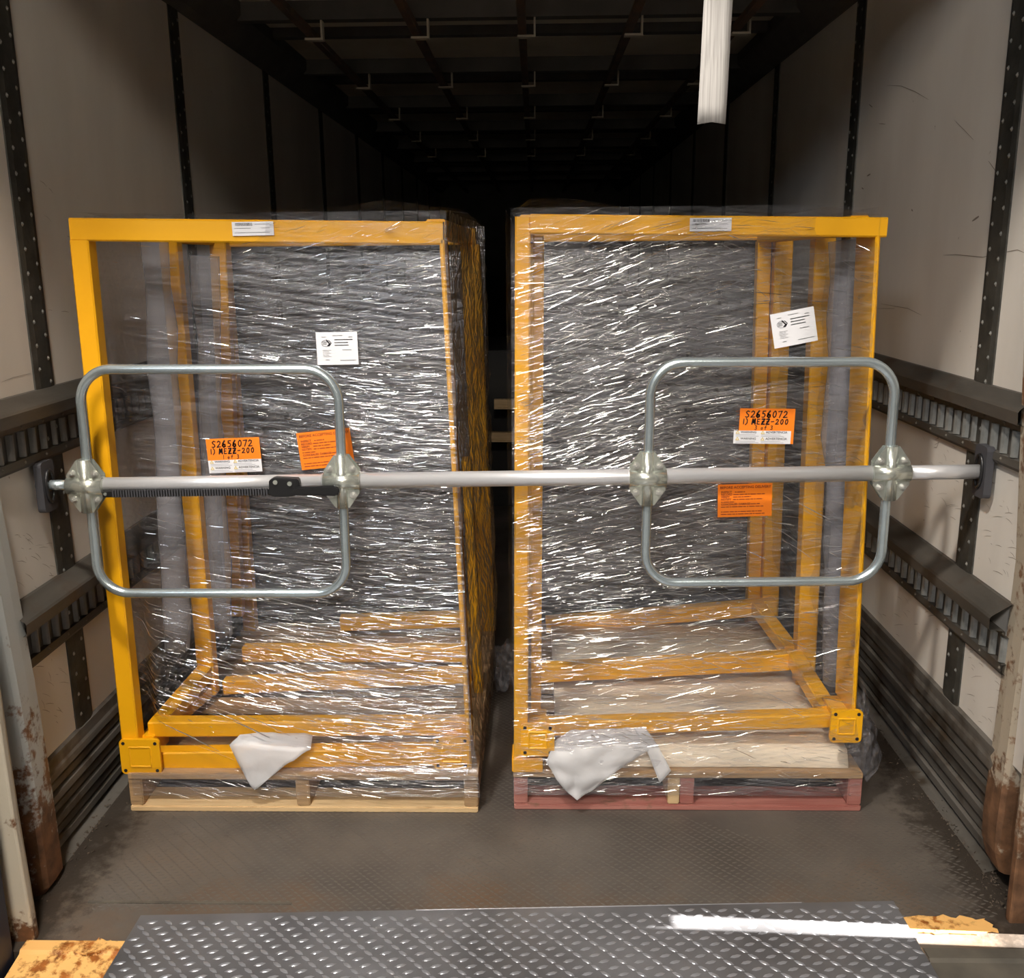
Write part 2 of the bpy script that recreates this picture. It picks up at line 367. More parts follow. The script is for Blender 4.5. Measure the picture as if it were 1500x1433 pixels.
def scuffs(X, sgn, lines, root):
    mb = MB()
    for wd, pix in lines:
        P = [at(x, y, X=X-sgn*.0006) for x, y in pix]; Q = []
        for a, b in zip(P[:-1], P[1:]): Q += [a.lerp(b, k/4) for k in range(4)]
        Q.append(P[-1]); m_ = len(Q)
        for i in range(m_-1):
            d = (Q[i+1]-Q[i]).normalized(); n_ = Vector((0, -d.z, d.y)); h0, h1 = (wd*(.25+.75*math.sin(PI*(j+.4)/(m_+.2))) for j in (i, i+1))
            mb.add([Q[i]-n_*h0, Q[i+1]-n_*h1, Q[i+1]+n_*h1, Q[i]+n_*h0], [(0, 1, 2, 3)])
    o = mb.build('scuff_mark', MT['scuff'], root, kind='stuff')
rs = random.Random(5)
def rnd_marks(n, x0, x1, y0, y1):
    out = []
    for _ in range(n):
        x, y = rs.uniform(x0, x1), rs.uniform(y0, y1); a = rs.uniform(-.3, 1.2); l_ = rs.uniform(3, 16); out.append((rs.uniform(.0003, .0008), [(x, y), (x+l_*.5*math.cos(a), y+l_*.5*math.sin(a)), (x+l_*math.cos(a+.15), y+l_*math.sin(a+.15))]))
    return out
scuffs(XR, 1, [(.001, [(1299, 125), (1320, 126), (1340, 134), (1360, 146)]), (.0009, [(1398, 176), (1412, 190), (1426, 205)]), (.0012, [(1448, 236), (1458, 250)]), (.0008, [(1382, 374), (1400, 373), (1440, 377), (1456, 372)]),
    (.0009, [(1460, 372), (1490, 366), (1500, 370)]), (.0018, [(1273, 153), (1278, 157)]), (.0011, [(1287, 181), (1297, 182)]), (.003, [(1270, 258), (1275, 255)]), (.003, [(1424, 324), (1434, 317)]), (.0028, [(1335, 307), (1337, 309)]), (.0022, [(1262, 275), (1265, 277)]),
    (.0007, [(1285, 452), (1310, 452)]), (.0008, [(1290, 445), (1330, 452), (1350, 462)]), (.001, [(1376, 634), (1371, 638), (1375, 642), (1370, 644)]), (.001, [(1369, 652), (1375, 648), (1372, 656), (1368, 655)])]
    +rnd_marks(26, 1345, 1400, 640, 760)+rnd_marks(26, 1440, 1490, 700, 840)+rnd_marks(22, 1280, 1380, 850, 930)+rnd_marks(26, 1410, 1465, 930, 1060), WR)
scuffs(XL, -1, rnd_marks(24, 20, 75, 780, 860)+rnd_marks(20, 50, 110, 960, 1060)+rnd_marks(10, 40, 120, 250, 480)+[(.0007, [(2, 560), (20, 553), (45, 547)])], WL)
struct(MB().box((XL-.2, Y1, -.1), (XR+.2, Y1+.08, ZC+.1)), 'wall_back', MT['cove'])
ce = struct(MB().box((XL-.2, Y0, ZC+.03), (XR+.3, Y1, ZC+.12)), 'ceiling', MT['cove'])
ybow = [3.15+1.18*i for i in range(9)]
for y in ybow:
    MB().box((XL+.1, y-.50, ZC), (XR-.1, y+.42, ZC+.03)).build('ceiling_panel', MT['ceil'], ce)
    b = MB().extr([(y-.045, ZC+.03), (y-.03, ZC-.07), (y+.03, ZC-.07), (y+.045, ZC+.03)], XL+.02, XR-.02, lambda u, v, t: (t, u, v), closed=True)
    b.extr([(y+.46, ZC+.03), (y+.47, ZC-.03), (y+.53, ZC-.03), (y+.54, ZC+.03)], XL+.02, XR-.02, lambda u, v, t: (t, u, v), closed=True)
    b.build('roof_bow', MT['cove'], ce)
RX = [-.93, -.49, -.05, .39, .83]
for x in RX:
    MB().beam((x, Y0+.3, ZC-.115), (x, Y1, ZC-.115), .034, .03, (0, 0, 1)).build('roof_rail', MT['rustbar'], ce)
    for y in ybow[:6]:
        MB().box((x-.02, y-.02, ZC-.145), (x+.055, y+.02, ZC-.137)).box((x+.047, y-.02, ZC-.137), (x+.055, y+.02, ZC-.06)).build('rail_hanger', MT['ceil'], ce)
for sgn, X, nm in ((-1, XL, 'trim_1'), (1, XR, 'trim_2')):
    prof = [(-.01, 2.49), (.012, 2.485), (.05, 2.50), (.115, 2.57), (.12, ZC+.03), (-.01, ZC+.03)]
    struct(MB().extr(prof, Y0+.03, Y1, lambda o, z, t: (X-sgn*o, t, z), closed=True), nm, MT['cove'])
# rear frame of the trailer
def column(name, pix, Yf, dx, dy, m_, root, rnd=.03, label=None):
    """post whose inner edge follows the photograph's edge; dx towards the outside"""
    mb = MB(); st = []
    s = -1 if dx < 0 else 1
    for x, y in pix:
        p = at(x, y, Y=Yf+dy*.6); st.append((p.x, p.z))
    rows = []
    for X_, z in st:
        rows.append([(X_+dx, Yf+dy, z), (X_+s*.004, Yf+dy, z), (X_, Yf+dy*.6, z), (X_, Yf+rnd*.6, z), (X_+s*rnd*.3, Yf+rnd*.2, z), (X_+s*rnd, Yf, z), (X_+dx, Yf, z)])
    vs = [p for r in rows for p in r]; k = 7
    fs = [(i*k+j, i*k+(j+1) % k, (i+1)*k+(j+1) % k, (i+1)*k+j) for i in range(len(rows)-1) for j in range(k)]
    fs += [tuple(range(k)), tuple(range((len(rows)-1)*k, len(rows)*k))]
    mb.add(vs, fs); return mb.build(name, m_, root, smooth=False, label=label)
fr = tag(bpy.data.objects.new('door_1', None), kind='structure'); COL.objects.link(fr); fr.location = (0, 2.05, 0)
column('corner_post', [(-130, -200), (-75, 400), (2, 800), (14, 860), (40, 1000), (62, 1130), (80, 1255), (84, 1285), (70, 1306)], 2.15, -.11, .10, MT['rustpost'], fr)
column('door_jamb', [(-180, -200), (-120, 400), (-10, 960), (2, 1030), (12, 1100), (27, 1200), (44, 1300), (57, 1378)], 1.985, -.055, .03, MT['rustwhite'], fr, .006)
column('corner_post', [(1560, -200), (1510, 500), (1497, 830), (1482, 950), (1470, 1040), (1448, 1200), (1446, 1235), (1452, 1262)], 2.20, .14, .10, MT['rusttan'], fr)
column('door_jamb', [(1600, -200), (1540, 600), (1502, 1100), (1491, 1190), (1480, 1290), (1473, 1350), (1471, 1368)], 2.08, .08, .03, MT['rusttan'], fr, .006)
MB().box((XL-.2, 1.97, 2.66), (XR+.3, 2.2, 2.8)).build('door_header', MT['rustpost'], fr)
sill = MB().extr([(1.84, -.030), (1.855, -.016), (1.946, -.004), (1.952, .004), (1.985, .0045), (1.99, -.02), (1.84, -.15)], at(27, 1397, Z=0).x, .90, lambda u, v, t: (t, u, v), closed=True)
sill.build('rear_sill', MT['rustsill'], fr)
MB().extr([(1.84, -.030), (1.855, -.016), (1.946, -.004), (1.952, .004), (1.985, .0045), (1.99, -.02), (1.84, -.15)], .905, 1.3, lambda u, v, t: (t, u, v), closed=True).build('rear_sill', MT['bow'], fr, label='bare dark steel sill')
def blot(pix, z=.0035, jitter=.008):
    mb = MB(); P = [at(x, y, Z=z) for x, y in pix]; out = []
    for a, b in zip(P, P[1:]+P[:1]):
        for k in range(6): out.append(a.lerp(b, k/6)+Vector((random.uniform(-1, 1), random.uniform(-1, 1), 0))*jitter)
    n_ = len(out); vs = out+[p-Vector((0, 0, .003)) for p in out]
    return mb.add(vs, [tuple(range(n_)), tuple(range(2*n_-1, n_-1, -1))]+[(i, (i+1) % n_, n_+(i+1) % n_, n_+i) for i in range(n_)])
flr = bpy.data.objects['floor']
blot([(90, 1394), (100, 1384), (125, 1388), (140, 1376), (165, 1380), (172, 1386), (150, 1394), (120, 1398)]).build('paint_patch', MT['rustsill'], flr)
blot([(1312, 1345), (1380, 1342), (1440, 1345), (1462, 1366), (1400, 1369), (1325, 1368)]).build('paint_patch', MT['rustsill'], flr)
# steel seam strip on the floor along the plate's front edge
MB().box((-1.14, 2.128, 0), (-.62, 2.136, .003)).build('floor_seam', MT['bow'], flr)
# ------------------------------------------------------------------ tread lugs
def lugs(name, x0, x1, y0, y1, z, step, L, Wd, h, m_, parent, keep=None):
    vs = []; fs = []; k = 0
    nx = int((x1-x0)/step); ny = int((y1-y0)/step)
    for j in range(ny):
        for i in range(nx):
            for s_ in (0, 1):
                cx = x0+(i+.25+.5*s_)*step; cy = y0+(j+.25+.5*s_)*step; 
                if keep and not keep(cx, cy): continue
                a = (.32 if (i+j) % 2 else -.62)+(PI/2 if s_ else 0)*0+(.94 if s_ else 0)*(-1 if (i+j) % 2 else 1)
                c, s = math.cos(a), math.sin(a)
                for (u, v, w_) in ((-L/2, 0, 0), (-L*.2, -Wd/2, 0), (L*.2, -Wd/2, 0), (L/2, 0, 0), (L*.2, Wd/2, 0), (-L*.2, Wd/2, 0), (-L*.22, 0, h), (L*.22, 0, h)):
                    vs.append((cx+u*c-v*s, cy+u*s+v*c, z+w_))
                b = k*8; fs += [(b, b+1, b+6), (b+1, b+2, b+7, b+6), (b+2, b+3, b+7), (b+3, b+4, b+7), (b+4, b+5, b+6, b+7), (b+5, b, b+6)]; k += 1
    me = bpy.data.meshes.new(name); me.from_pydata(vs, [], fs); me.update()
    return put(name, me, m_, parent, True, 'stuff')
lugs('tread_lug', -1.12, 1.14, 2.10, 3.4, 0, .0235, .0165, .0052, .0011, MT['lug2'], flr,
     lambda x, y: noise.noise(Vector((x*2.1, y*2.1, 3))) > -.18-.3*(1-abs(x)))
plate = empty('dock_leveler_plate', (-.03, 1.4, 0), 'grey steel diamond tread dock plate bridging onto the trailer floor', 'dock plate')
PZ = .014
A, B, C_, D = (-.985, .6), (.905, .6), at(1300, 1320, Z=PZ), at(215, 1341, Z=PZ)
A = (-.985, .2); B = (.93, .2)
top = [(A[0], A[1], PZ), (B[0], B[1], PZ), (C_.x+.015, C_.y, PZ), (D.x-.015, D.y, PZ)]
mb = MB(); mb.add(top+[(x, y, .002) for x, y, z in top], [(0, 1, 2, 3), (7, 6, 5, 4), (0, 4, 5, 1), (1, 5, 6, 2), (2, 6, 7, 3), (3, 7, 4, 0)])
mb.build('plate_sheet', MT['plate'], plate)
def yfront(x): return D.y+(C_.y-D.y)*(x-D.x)/(C_.x-D.x)
lugs('tread_lug', -.97, .90, 1.2, 2.2, PZ, .0405, .029, .0095, .0034, MT['lug'], plate, lambda x, y: y < yfront(x)-.018)
# bright worn edge of the plate
mb = MB(); mb.beam((-.30, yfront(-.30), PZ-.001), (.66, yfront(.66), PZ-.001), .003, .004, (0, 0, 1), .0005)
mb.build('worn_edge', MT['lug'], plate)
# ------------------------------------------------------------------ dock and warehouse around the camera
DW0, DW1 = 1.50, 1.74
struct(MB().box((-6, -7, -.2), (6, 1.5, -.006)).box((-6, 1.5, -1.2), (6, 1.84, -.16)), 'floor.001', MT['concrete'])
wf = MB().box((-6, DW0, -.2), (-1.55, DW1, 5)).box((1.45, DW0, -.2), (6, DW1, 5)).box((-1.55, DW0, 3.35), (1.45, DW1, 5))
struct(wf, 'wall_front', MT['room'])
struct(MB().box((-6.1, -7, -.2), (-6, 1.74, 5)), 'wall_left.001', MT['room']); struct(MB().box((6, -7, -.2), (6.1, 1.74, 5)), 'wall_right.001', MT['room'])
struct(MB().box((-6, -7.1, -.2), (6, -7, 5)), 'wall_back.001', MT['room']); struct(MB().box((-6.1, -7.1, 5), (6.1, 1.74, 5.1)), 'ceiling.001', MT['room'])
pads = [((-1.75, DW1, -.5), (-1.235, 1.965, 3.0), 'left'), ((1.22, DW1, -.2), (1.75, 1.965, 3.0), 'right')]
for lo, hi, nm in pads:
    o = MB().box(lo, hi).build('dock_seal_pad', MT['navy'], None, bevel=.02); tag(o, 'dark navy foam dock seal pad at the %s side of the doorway' % nm, 'dock seal', 'dock seal pads around the doorway')
    if nm == 'right': tag(o, group='dock seal pads around the doorway')
o = MB().box((1.235, 1.968, 1.12), (1.75, 2.032, 3.0)).build('dock_seal_pad', MT['navy'], None); tag(o, 'unseen dark strip added to block the sun above the gap at the right door post', 'dock seal', 'dock seal pads around the doorway')  # unseen blocker, added to end the sun strip on the plate
o = MB().box((-1.75, DW1, 2.72), (1.75, 1.965, 2.9)).build('dock_seal_pad', MT['navy'], None); tag(o, 'dark foam header pad above the trailer doorway', 'dock seal', 'dock seal pads around the doorway')
# ------------------------------------------------------------------ pallets
def pallet(root, xl, xr, yf, dep, mtop, mstr, mbot, extra=None):
    H1, ST, H2 = .018, .087, .018; W = xr-xl
    ys = [yf+(dep-.1)*i/8 for i in range(9)]
    for i, y in enumerate(ys):
        j = random.uniform(-.003, .003)
        MB().box((xl+j, y, H1+ST), (xr+j, y+(.118 if i in (0, 8) else .095), H1+ST+H2)).build('deck_board', mtop, root, bevel=.002)
    for i in range(3):
        x = xl+(W-.04)*i/2
        MB().box((x, yf+.004, H1), (x+.04, yf+dep-.004, H1+ST)).build('stringer', mstr, root, bevel=.003)
    if extra: MB().box((xl+W*.445, yf+.004, H1), (xl+W*.445+.034, yf+dep*.7, H1+ST)).build('stringer', extra, root, bevel=.003, label='bare yellow pine repair stringer')
    for y in (yf, yf+.3, yf+.56, yf+.82, yf+dep-.12):
        MB().box((xl, y, 0), (xr, y+.11, H1)).build('bottom_board', mbot, root, bevel=.003)
PB = at(190, 1191, Z=0); PR = at(700, 1193, Z=0)
pal1 = empty('pallet', (-.69, 3.1, 0), 'bare weathered wooden pallet under the left yellow gate load', 'pallet')
pallet(pal1, PB.x, PR.x, 2.55, 1.22, MT['wood'], MT['wood'], MT['woodpale'])
PB2 = at(753, 1187, Z=0); PR2 = at(1259, 1186, Z=0)
pal2 = empty('pallet', (.44, 3.15, 0), 'worn red painted wooden pallet under the right yellow gate load', 'pallet')
pallet(pal2, PB2.x, PR2.x, 2.57, 1.22, MT['red'], MT['red'], MT['red'], MT['woodpale'])
for o in pal2.children:
    if o.name.startswith('deck_board'): o.data.materials.clear(); o.data.materials.append(MT['wood'])
TOPZ = .123
# ------------------------------------------------------------------ yellow gates
Yel = MT['yellow']
def V(x, y, z): return Vector((x, y, z))
def mem(root, name, a, b, w_, d_, up=(0, 1, 0), label=None): return MB().beam(a, b, w_, d_, up).build(name, Yel, root, label=label)
def foot_plate(root, x0, y0, x1, y1, Yf, tilt=0):
    c = at((x0+x1)/2, (y0+y1)/2, Y=Yf); a = at(x0, y1, Y=Yf); b = at(x1, y0, Y=Yf); hw = abs(b.x-a.x)/2; hh = abs(b.z-a.z)/2
    prof = []; r = .012
    for cx, cz, a0 in ((hw-r, hh-r, 0), (-hw+r, hh-r, 90), (-hw+r, -hh+r, 180), (hw-r, -hh+r, 270)):
        for k in range(4): an = math.radians(a0+k*30); prof.append((c.x+cx+r*math.cos(an), c.z+cz+r*math.sin(an)))
    o = MB().extr(prof, Yf-.005, Yf+.005, lambda u, v, t: (u, t, v), closed=True).build('foot_plate', Yel, root)
    for sx in (-1, 1):
        for sz in (-1, 1):
            q = V(c.x+sx*(hw-.012), Yf-.0052, c.z+sz*(hh-.012)); MB().tube([q, q-V(0, .0012, 0)], .0052, 10).build('bolt_hole', MT['ink'], o)
    t = MB()     # square weld outline of the tube behind
    s_ = hw*.52
    for p, q in (((-s_, -s_), (s_, -s_)), ((s_, -s_), (s_, s_)), ((s_, s_), (-s_, s_)), ((-s_, s_), (-s_, -s_))):
        t.tube([V(c.x+p[0], Yf-.0045, c.z+p[1]), V(c.x+q[0], Yf-.0045, c.z+q[1])], .0032, 6)
    t.build('weld_line', Yel, o)
    return c, hw, hh
def sticker(root, name, cx, cy, wpx, hpx, Y_, ang, draw, mats, label=None):
    """flat printed sheet; draw(T, w, h) adds print; local u right, v up"""
    c = at(cx, cy, Y=Y_); k = c.y/FPX*1.01; w_, h_ = wpx*k, hpx*k; ca, sa = math.cos(ang), math.sin(ang)
    mb = MB()
    def L(u, v, o=0): return V(c.x+u*ca-v*sa, c.y-o, c.z+u*sa+v*ca)
    def rect(u0, v0, u1, v1, mi, o=.0004): mb.add([L(u0, v0, o), L(u1, v0, o), L(u1, v1, o), L(u0, v1, o)], [(0, 1, 2, 3)], mi)
    def slab(u0, v0, u1, v1, mi, o0=0, o1=.0004):
        a = [L(u0, v0, o1), L(u1, v0, o1), L(u1, v1, o1), L(u0, v1, o1)]; b = [L(u0, v0, o0), L(u1, v0, o0), L(u1, v1, o0), L(u0, v1, o0)]
        mb.add(a+b, [(0, 1, 2, 3), (7, 6, 5, 4), (0, 4, 5, 1), (1, 5, 6, 2), (2, 6, 7, 3), (3, 7, 4, 0)], mi)
    def text(s_, u, v, size, mi, o=.0009, bold=0):
        cu_ = bpy.data.curves.new('t', 'FONT'); cu_.body = s_; cu_.size = size; cu_.resolution_u = 2; cu_.offset = bold
        ob = bpy.data.objects.new('t', cu_); COL.objects.link(ob); me = bpy.data.meshes.new_from_object(ob)
        vs = [L(u+p.co.x, v+p.co.y, o) for p in me.vertices]; fs = [tuple(p.vertices) for p in me.polygons]; mb.add(vs, fs, mi)
        bpy.data.objects.remove(ob); bpy.data.curves.remove(cu_); bpy.data.meshes.remove(me)
    def stroke(pts, wd, mi, o=.0009):
        for (a, b), (c2, d) in zip(pts[:-1], pts[1:]):
            dx, dy = c2-a, d-b; l_ = math.hypot(dx, dy) or 1; nx, ny = -dy/l_*wd/2, dx/l_*wd/2; ex, ey = dx/l_*wd*.4, dy/l_*wd*.4
            mb.add([L(a-nx-ex, b-ny-ey, o), L(c2-nx+ex, d-ny+ey, o), L(c2+nx+ex, d+ny+ey, o), L(a+nx-ex, b+ny-ey, o)], [(0, 1, 2, 3)], mi)
    class T: pass
    T.rect, T.slab, T.text, T.stroke = rect, slab, text, stroke
    draw(T, w_, h_)
    return mb.build(name, mats, root, label=label)
GL = {'S': [[(.9, .9), (.5, 1), (.15, .8), (.3, .6), (.75, .4), (.8, .15), (.45, 0), (.05, .08)]], '2': [[(.1, .8), (.4, 1), (.8, .85), (.75, .55), (.05, .02), (.95, .05)]],
      '6': [[(.6, 1), (.2, .6), (.1, .2), (.4, 0), (.75, .12), (.7, .4), (.35, .45), (.12, .25)]], '5': [[(.85, 1), (.25, .97), (.2, .6), (.6, .6), (.85, .35), (.6, .03), (.1, .05)]],
      '0': [[(.5, 1), (.15, .75), (.12, .3), (.4, 0), (.75, .15), (.88, .6), (.7, .95), (.45, 1)]], '7': [[(.05, .93), (.9, 1), (.4, 0)]], '1': [[(.4, 1), (.45, 0)]],
      ')': [[(.1, 1.1), (.5, .8), (.5, .2), (.05, -.15)]], 'M': [[(.0, 0), (.15, 1), (.5, .3), (.85, 1), (1, 0)]], 'E': [[(.85, 1), (.15, 1), (.15, 0), (.9, 0)], [(.15, .5), (.7, .52)]],
      'Z': [[(.05, 1), (.9, 1), (.1, 0), (.95, 0)], [(.25, .5), (.75, .5)]], '-': [[(.1, .5), (.9, .55)]], '3': [[(.1, .95), (.6, 1), (.8, .75), (.4, .52), (.85, .3), (.6, 0), (.05, .05)]],
      'o': [[(.5, .55), (.15, .35), (.3, .02), (.7, .05), (.8, .4), (.5, .55)]], 'f': [[(.8, 1), (.45, .9), (.4, 0)], [(.1, .55), (.8, .6)]], ' ': []}
def hand(T, s_, u, v, h_, wd, adv, mi):
    for ch in s_:
        for st in GL[ch]: T.stroke([(u+p*h_*.62+.08*q*h_, v+q*h_) for p, q in st], wd*(1.5 if ch in '6MZ' else 1), mi)
        u += adv*(1 if ch not in '1) ' else .7)
SM = [MT['white'], MT['orange'], MT['ink'], MT['greyink'], MT['yel2'], MT['redink']]
def ship_label(first, over):
    def d(T, w_, h_):
        T.slab(-w_/2, -h_/2 if over else -h_*.14, w_/2, h_/2, 1)
        lx = -w_*.5-(.09*w_ if over else 0); rx = w_*.5-(.05*w_ if over else -.0)
        T.slab(lx, -h_/2, rx, -h_*.13, 0, 0, .0008)
        ww = rx-lx
        for ux in (.04, .48):
            for vy, t_ in ((-.20, 'WARNING' if ux < .4 else 'ADVERTENCIA'), (-.385, 'WARNING' if ux < .4 else 'ADVERTENCIA')):
                u = lx+ww*ux; v = h_*vy
                T.stroke([(u, v-.001), (u+.004, v+.006), (u+.008, v-.001), (u, v-.001)], .0014, 4, .0013)
                T.text(t_, u+.012, v, .0085, 2, .0013, .0001)
                T.rect(u, v-.0045, u+ww*.34, v-.0036, 3, .0012); T.rect(u, v-.0085, u+ww*.40, v-.0076, 3, .0012)
        hand(T, 'S2656072', -w_*.40, h_*.25, h_*.18, .0028, w_*.098, 2)
        hand(T, '1) MEZZ-200', -w_*.45, h_*.06, h_*.14, .0026, w_*.085, 2)
        hand(T, first+' of 3', -w_*.22, -h_*.095, h_*.11, .0017, w_*.065, 2)
    return d
def accept_label(T, w_, h_):
    T.slab(-w_/2, -h_/2, w_/2, h_/2, 1)
    T.text('BEFORE ACCEPTING DELIVERY', -w_*.46, h_*.37, w_*.068, 5, .0009, .0002)
    rows = [('INSPECT', .50), ('RECORD', .90), ('VERIFY', .62), ('NOTIFY', .86), ('', .30), ('CONCEALED DAMAGE', .80), ('', .88), (None, 0), ('', .84), ('', .90)]
    for i, (r_, e) in enumerate(rows):
        if r_ is None: continue
        v = h_*(.24-.075*i); u = -w_*.44
        if r_: T.text(r_, u, v, w_*.052, 5, .0009, .00025); u += w_*.032*len(r_)+w_*.03
        end = -w_*.46+w_*.92*e; k = 0
        while u < end:                            # small print too fine to read
            wd_ = w_*(.03+.025*((k*7+i*3) % 4)); T.rect(u, v+w_*.006, min(end, u+wd_), v+w_*.022, 5, .0009); u += wd_+w_*.012; k += 1
def slip(T, w_, h_):
    T.slab(-w_/2, -h_/2, w_/2, h_/2, 0)
    n_ = 20                                       # oval emblem with swoosh
    cx, cy, a, b = -w_*.26, h_*.16, w_*.115, h_*.095
    T.stroke([(cx+a*math.cos(2*PI*k/n_), cy+b*math.sin(2*PI*k/n_)) for k in range(n_+1)], .0012, 3)
    T.stroke([(cx+a*.1, cy+b*1.0), (cx+a*.75, cy-b*.2), (cx+a*.35, cy-b*.8)], .0035, 2); T.stroke([(cx+a*.6, cy+b*.9), (cx+a*1.05, cy+b*.05), (cx+a*.6, cy-b*.9)], .002, 2)
    for i in range(3): T.rect(cx-a*.8, cy+b*(.35-.4*i), cx+a*.15, cy+b*(.55-.4*i), 2)
    def lines(u, v, wd, n, dv, th=.0016, mi=3):
        for i in range(n): T.rect(u, v-i*dv, u+wd*(1-.25*(i % 2)), v-i*dv+th, mi)
    lines(-w_*.1, h_*.38, w_*.24, 1, .01); lines(-w_*.36, h_*.34, w_*.1, 1, .01); lines(w_*.28, h_*.33, w_*.1, 1, .01)
    lines(-w_*.06, h_*.25, w_*.44, 2, .0075, .0024); lines(-w_*.06, h_*.08, w_*.34, 1, .01, .0024)
    lines(w_*.12, -h_*.06, w_*.22, 1, .01); lines(-w_*.35, -h_*.06, w_*.2, 5, .0042, .0012); lines(-w_*.3, -h_*.36, w_*.1, 1, .01); lines(w_*.06, -h_*.38, w_*.38, 1, .01)
def barcode(T, w_, h_):
    T.slab(-w_/2, -h_/2, w_/2, h_/2, 0); u = -w_*.42
    while u < -w_*.02:
        b = random.uniform(.0006, .0018); T.rect(u, h_*.2, u+b, h_*.42, 2); u += b+random.uniform(.0006, .0014)
    for i, (a, b, l_) in enumerate(((.05, .3, .35), (-.45, .02, .4), (.2, .02, .2), (-.45, -.3, .85))): T.rect(w_*a, h_*b, w_*(a+l_), h_*b+.0012, 3)
# --- left gate
g1 = empty('mezzanine_gate', (-.69, 3.1, TOPZ), 'yellow steel gate frame on the bare wooden pallet at the left', 'safety gate')
YF = 2.595
P = lambda x, y, Y=YF: at(x, y, Y=Y)
mem(g1, 'front_post', P(121, 352), P(196, 1090), .050, .05)
tb1 = mem(g1, 'top_beam', P(108, 336.5), P(650, 342), .050, .058, (0, 0, 1))
mem(g1, 'side_upright', P(648.5, 352, 2.60)+V(0, .03, 0), P(689, 1120, 2.60)+V(0, .03, 0), .0125, .12)
mem(g1, 'bottom_beam', P(230, 1110, 2.61), P(640, 1104, 2.61), .05, .056, (0, 0, 1))
a, b = P(222, 1064, 2.64), P(692, 1062, 2.64)
mem(g1, 'front_rail', a, b, .05, .048, (0, 0, 1))
zr = a.z
far = at(300, 985, Z=zr+.01)
mem(g1, 'side_rail', a+V(.022, .03, 0), far, .05, .048, (0, 0, 1))
mem(g1, 'inner_post', at(249, 350, Y=far.y+.03), V(far.x+.0, far.y+.03, TOPZ+.03), .056, .05)
mem(g1, 'inner_post', at(321, 345, Y=far.y+.55), at(346, 900, Y=far.y+.55), .06, .05)
ra = at(358, 956, Z=zr+.01); rb = at(688, 950, Z=zr+.01)
mem(g1, 'back_rail', ra, V(rb.x, ra.y, rb.z), .05, .055, (0, 0, 1))
mem(g1, 'back_rail', at(500, 912, Y=3.62), at(705, 906, Y=3.62), .05, .058, (0, 0, 1))
mem(g1, 'lower_rail', at(330, 1004, Y=ra.y-.1), at(690, 988, Y=ra.y-.1), .05, .05, (0, 0, 1))
zt = P(108, 336.5).z
mem(g1, 'top_side_beam', V(-1.165, YF+.03, zt+.0), V(-1.165, 3.70, zt), .05, .05, (0, 0, 1))
mem(g1, 'top_side_beam', V(-.26, YF+.03, zt-.006), V(-.26, 3.70, zt), .05, .05, (0, 0, 1))
mem(g1, 'top_back_beam', V(-1.19, 3.72, zt), V(-.22, 3.72, zt), .05, .06, (0, 0, 1))
mem(g1, 'rear_post', V(-.24, 3.70, zt-.03), V(-.20, 3.70, TOPZ), .07, .05)
mem(g1, 'rear_post', V(-1.165, 3.70, zt-.03), V(-1.165, 3.70, TOPZ), .05, .05)
mem(g1, 'middle_post', V(-.225, 3.10, .95), V(-.20, 3.14, TOPZ), .03, .07)
for px in ((180, 1083, 233, 1133), (636, 1079, 687, 1126)):
    c, hw, hh = foot_plate(g1, *px, 2.562); mem(g1, 'foot_stub', c+V(0, .006, 0), c+V(0, .14, 0), .058, .058, (0, 0, 1))
mem(g1, 'foot_brace', at(215, 1088, Y=2.6)+V(0, 0, 0), V(far.x, far.y, zr-.06), .04, .04, (0, 0, 1))
for p0, p1 in ((at(228, 352, Y=2.9), at(262, 950, Y=2.9)), (at(300, 375, Y=3.1), at(322, 930, Y=3.1))):
    mb = MB(); pts = [p0.lerp(p1, t/10)+V(random.uniform(-.006, .006), 0, 0) for t in range(11)]; mb.tube(pts, [random.uniform(.036, .046) for _ in pts], 10); mb.build('foam_sleeve', MT['sleeve'], g1, smooth=True, label='milky white foam sleeve')
sticker(tb1, 'barcode_label', 370.5, 335, 59, 19, YF-.0298, 0.01, barcode, SM, 'small white barcode sticker')
# --- right gate
g2 = empty('mezzanine_gate', (.44, 3.15, TOPZ), 'yellow steel gate frame on the red painted pallet at the right', 'safety gate')
mem(g2, 'front_post', P(766, 318), P(763, 1112), .040, .05)
tb2 = mem(g2, 'top_beam', P(777, 328.5), P(1295, 333.5), .050, .049, (0, 0, 1))
mem(g2, 'side_upright', P(1281, 346, 2.60)+V(0, .05, 0), P(1246, 1042, 2.60)+V(0, .05, 0), .0125, .16)
a = at(795, 1064, Y=2.64); b = at(1218, 1051, Y=2.64)
mem(g2, 'front_rail', a, b, .05, .044, (0, 0, 1))
far2 = at(1163, 962, Z=b.z+.01); nr2 = V(b.x, b.y+.02, b.z)
mem(g2, 'side_rail', nr2, far2, .05, .05, (0, 0, 1))
mem(g2, 'inner_post', at(1206, 348, Y=far2.y+.02), V(at(1180, 945, Y=far2.y+.02).x, far2.y+.02, TOPZ+.04), .064, .06)
mem(g2, 'inner_post', at(1147, 352, Y=far2.y+.6), at(1126, 900, Y=far2.y+.6), .065, .05)
bl = at(782, 985, Y=far2.y-.05); mem(g2, 'back_rail', bl, far2+V(0, .0, -.01), .05, .060, (0, 0, 1))
mem(g2, 'back_rail', at(800, 915, Y=3.62), at(1135, 888, Y=3.62), .05, .06, (0, 0, 1))
mem(g2, 'far_side_rail', far2+V(0, .03, .0), at(1110, 890, Y=3.6), .05, .05, (0, 0, 1))
zt = P(777, 328.5).z
mem(g2, 'top_side_beam', V(-.02, YF+.03, zt), V(-.02, 3.7, zt), .04, .05, (0, 0, 1)); mem(g2, 'top_side_beam', V(.84, YF+.03, zt-.01), V(.84, 3.7, zt-.01), .05, .05, (0, 0, 1))
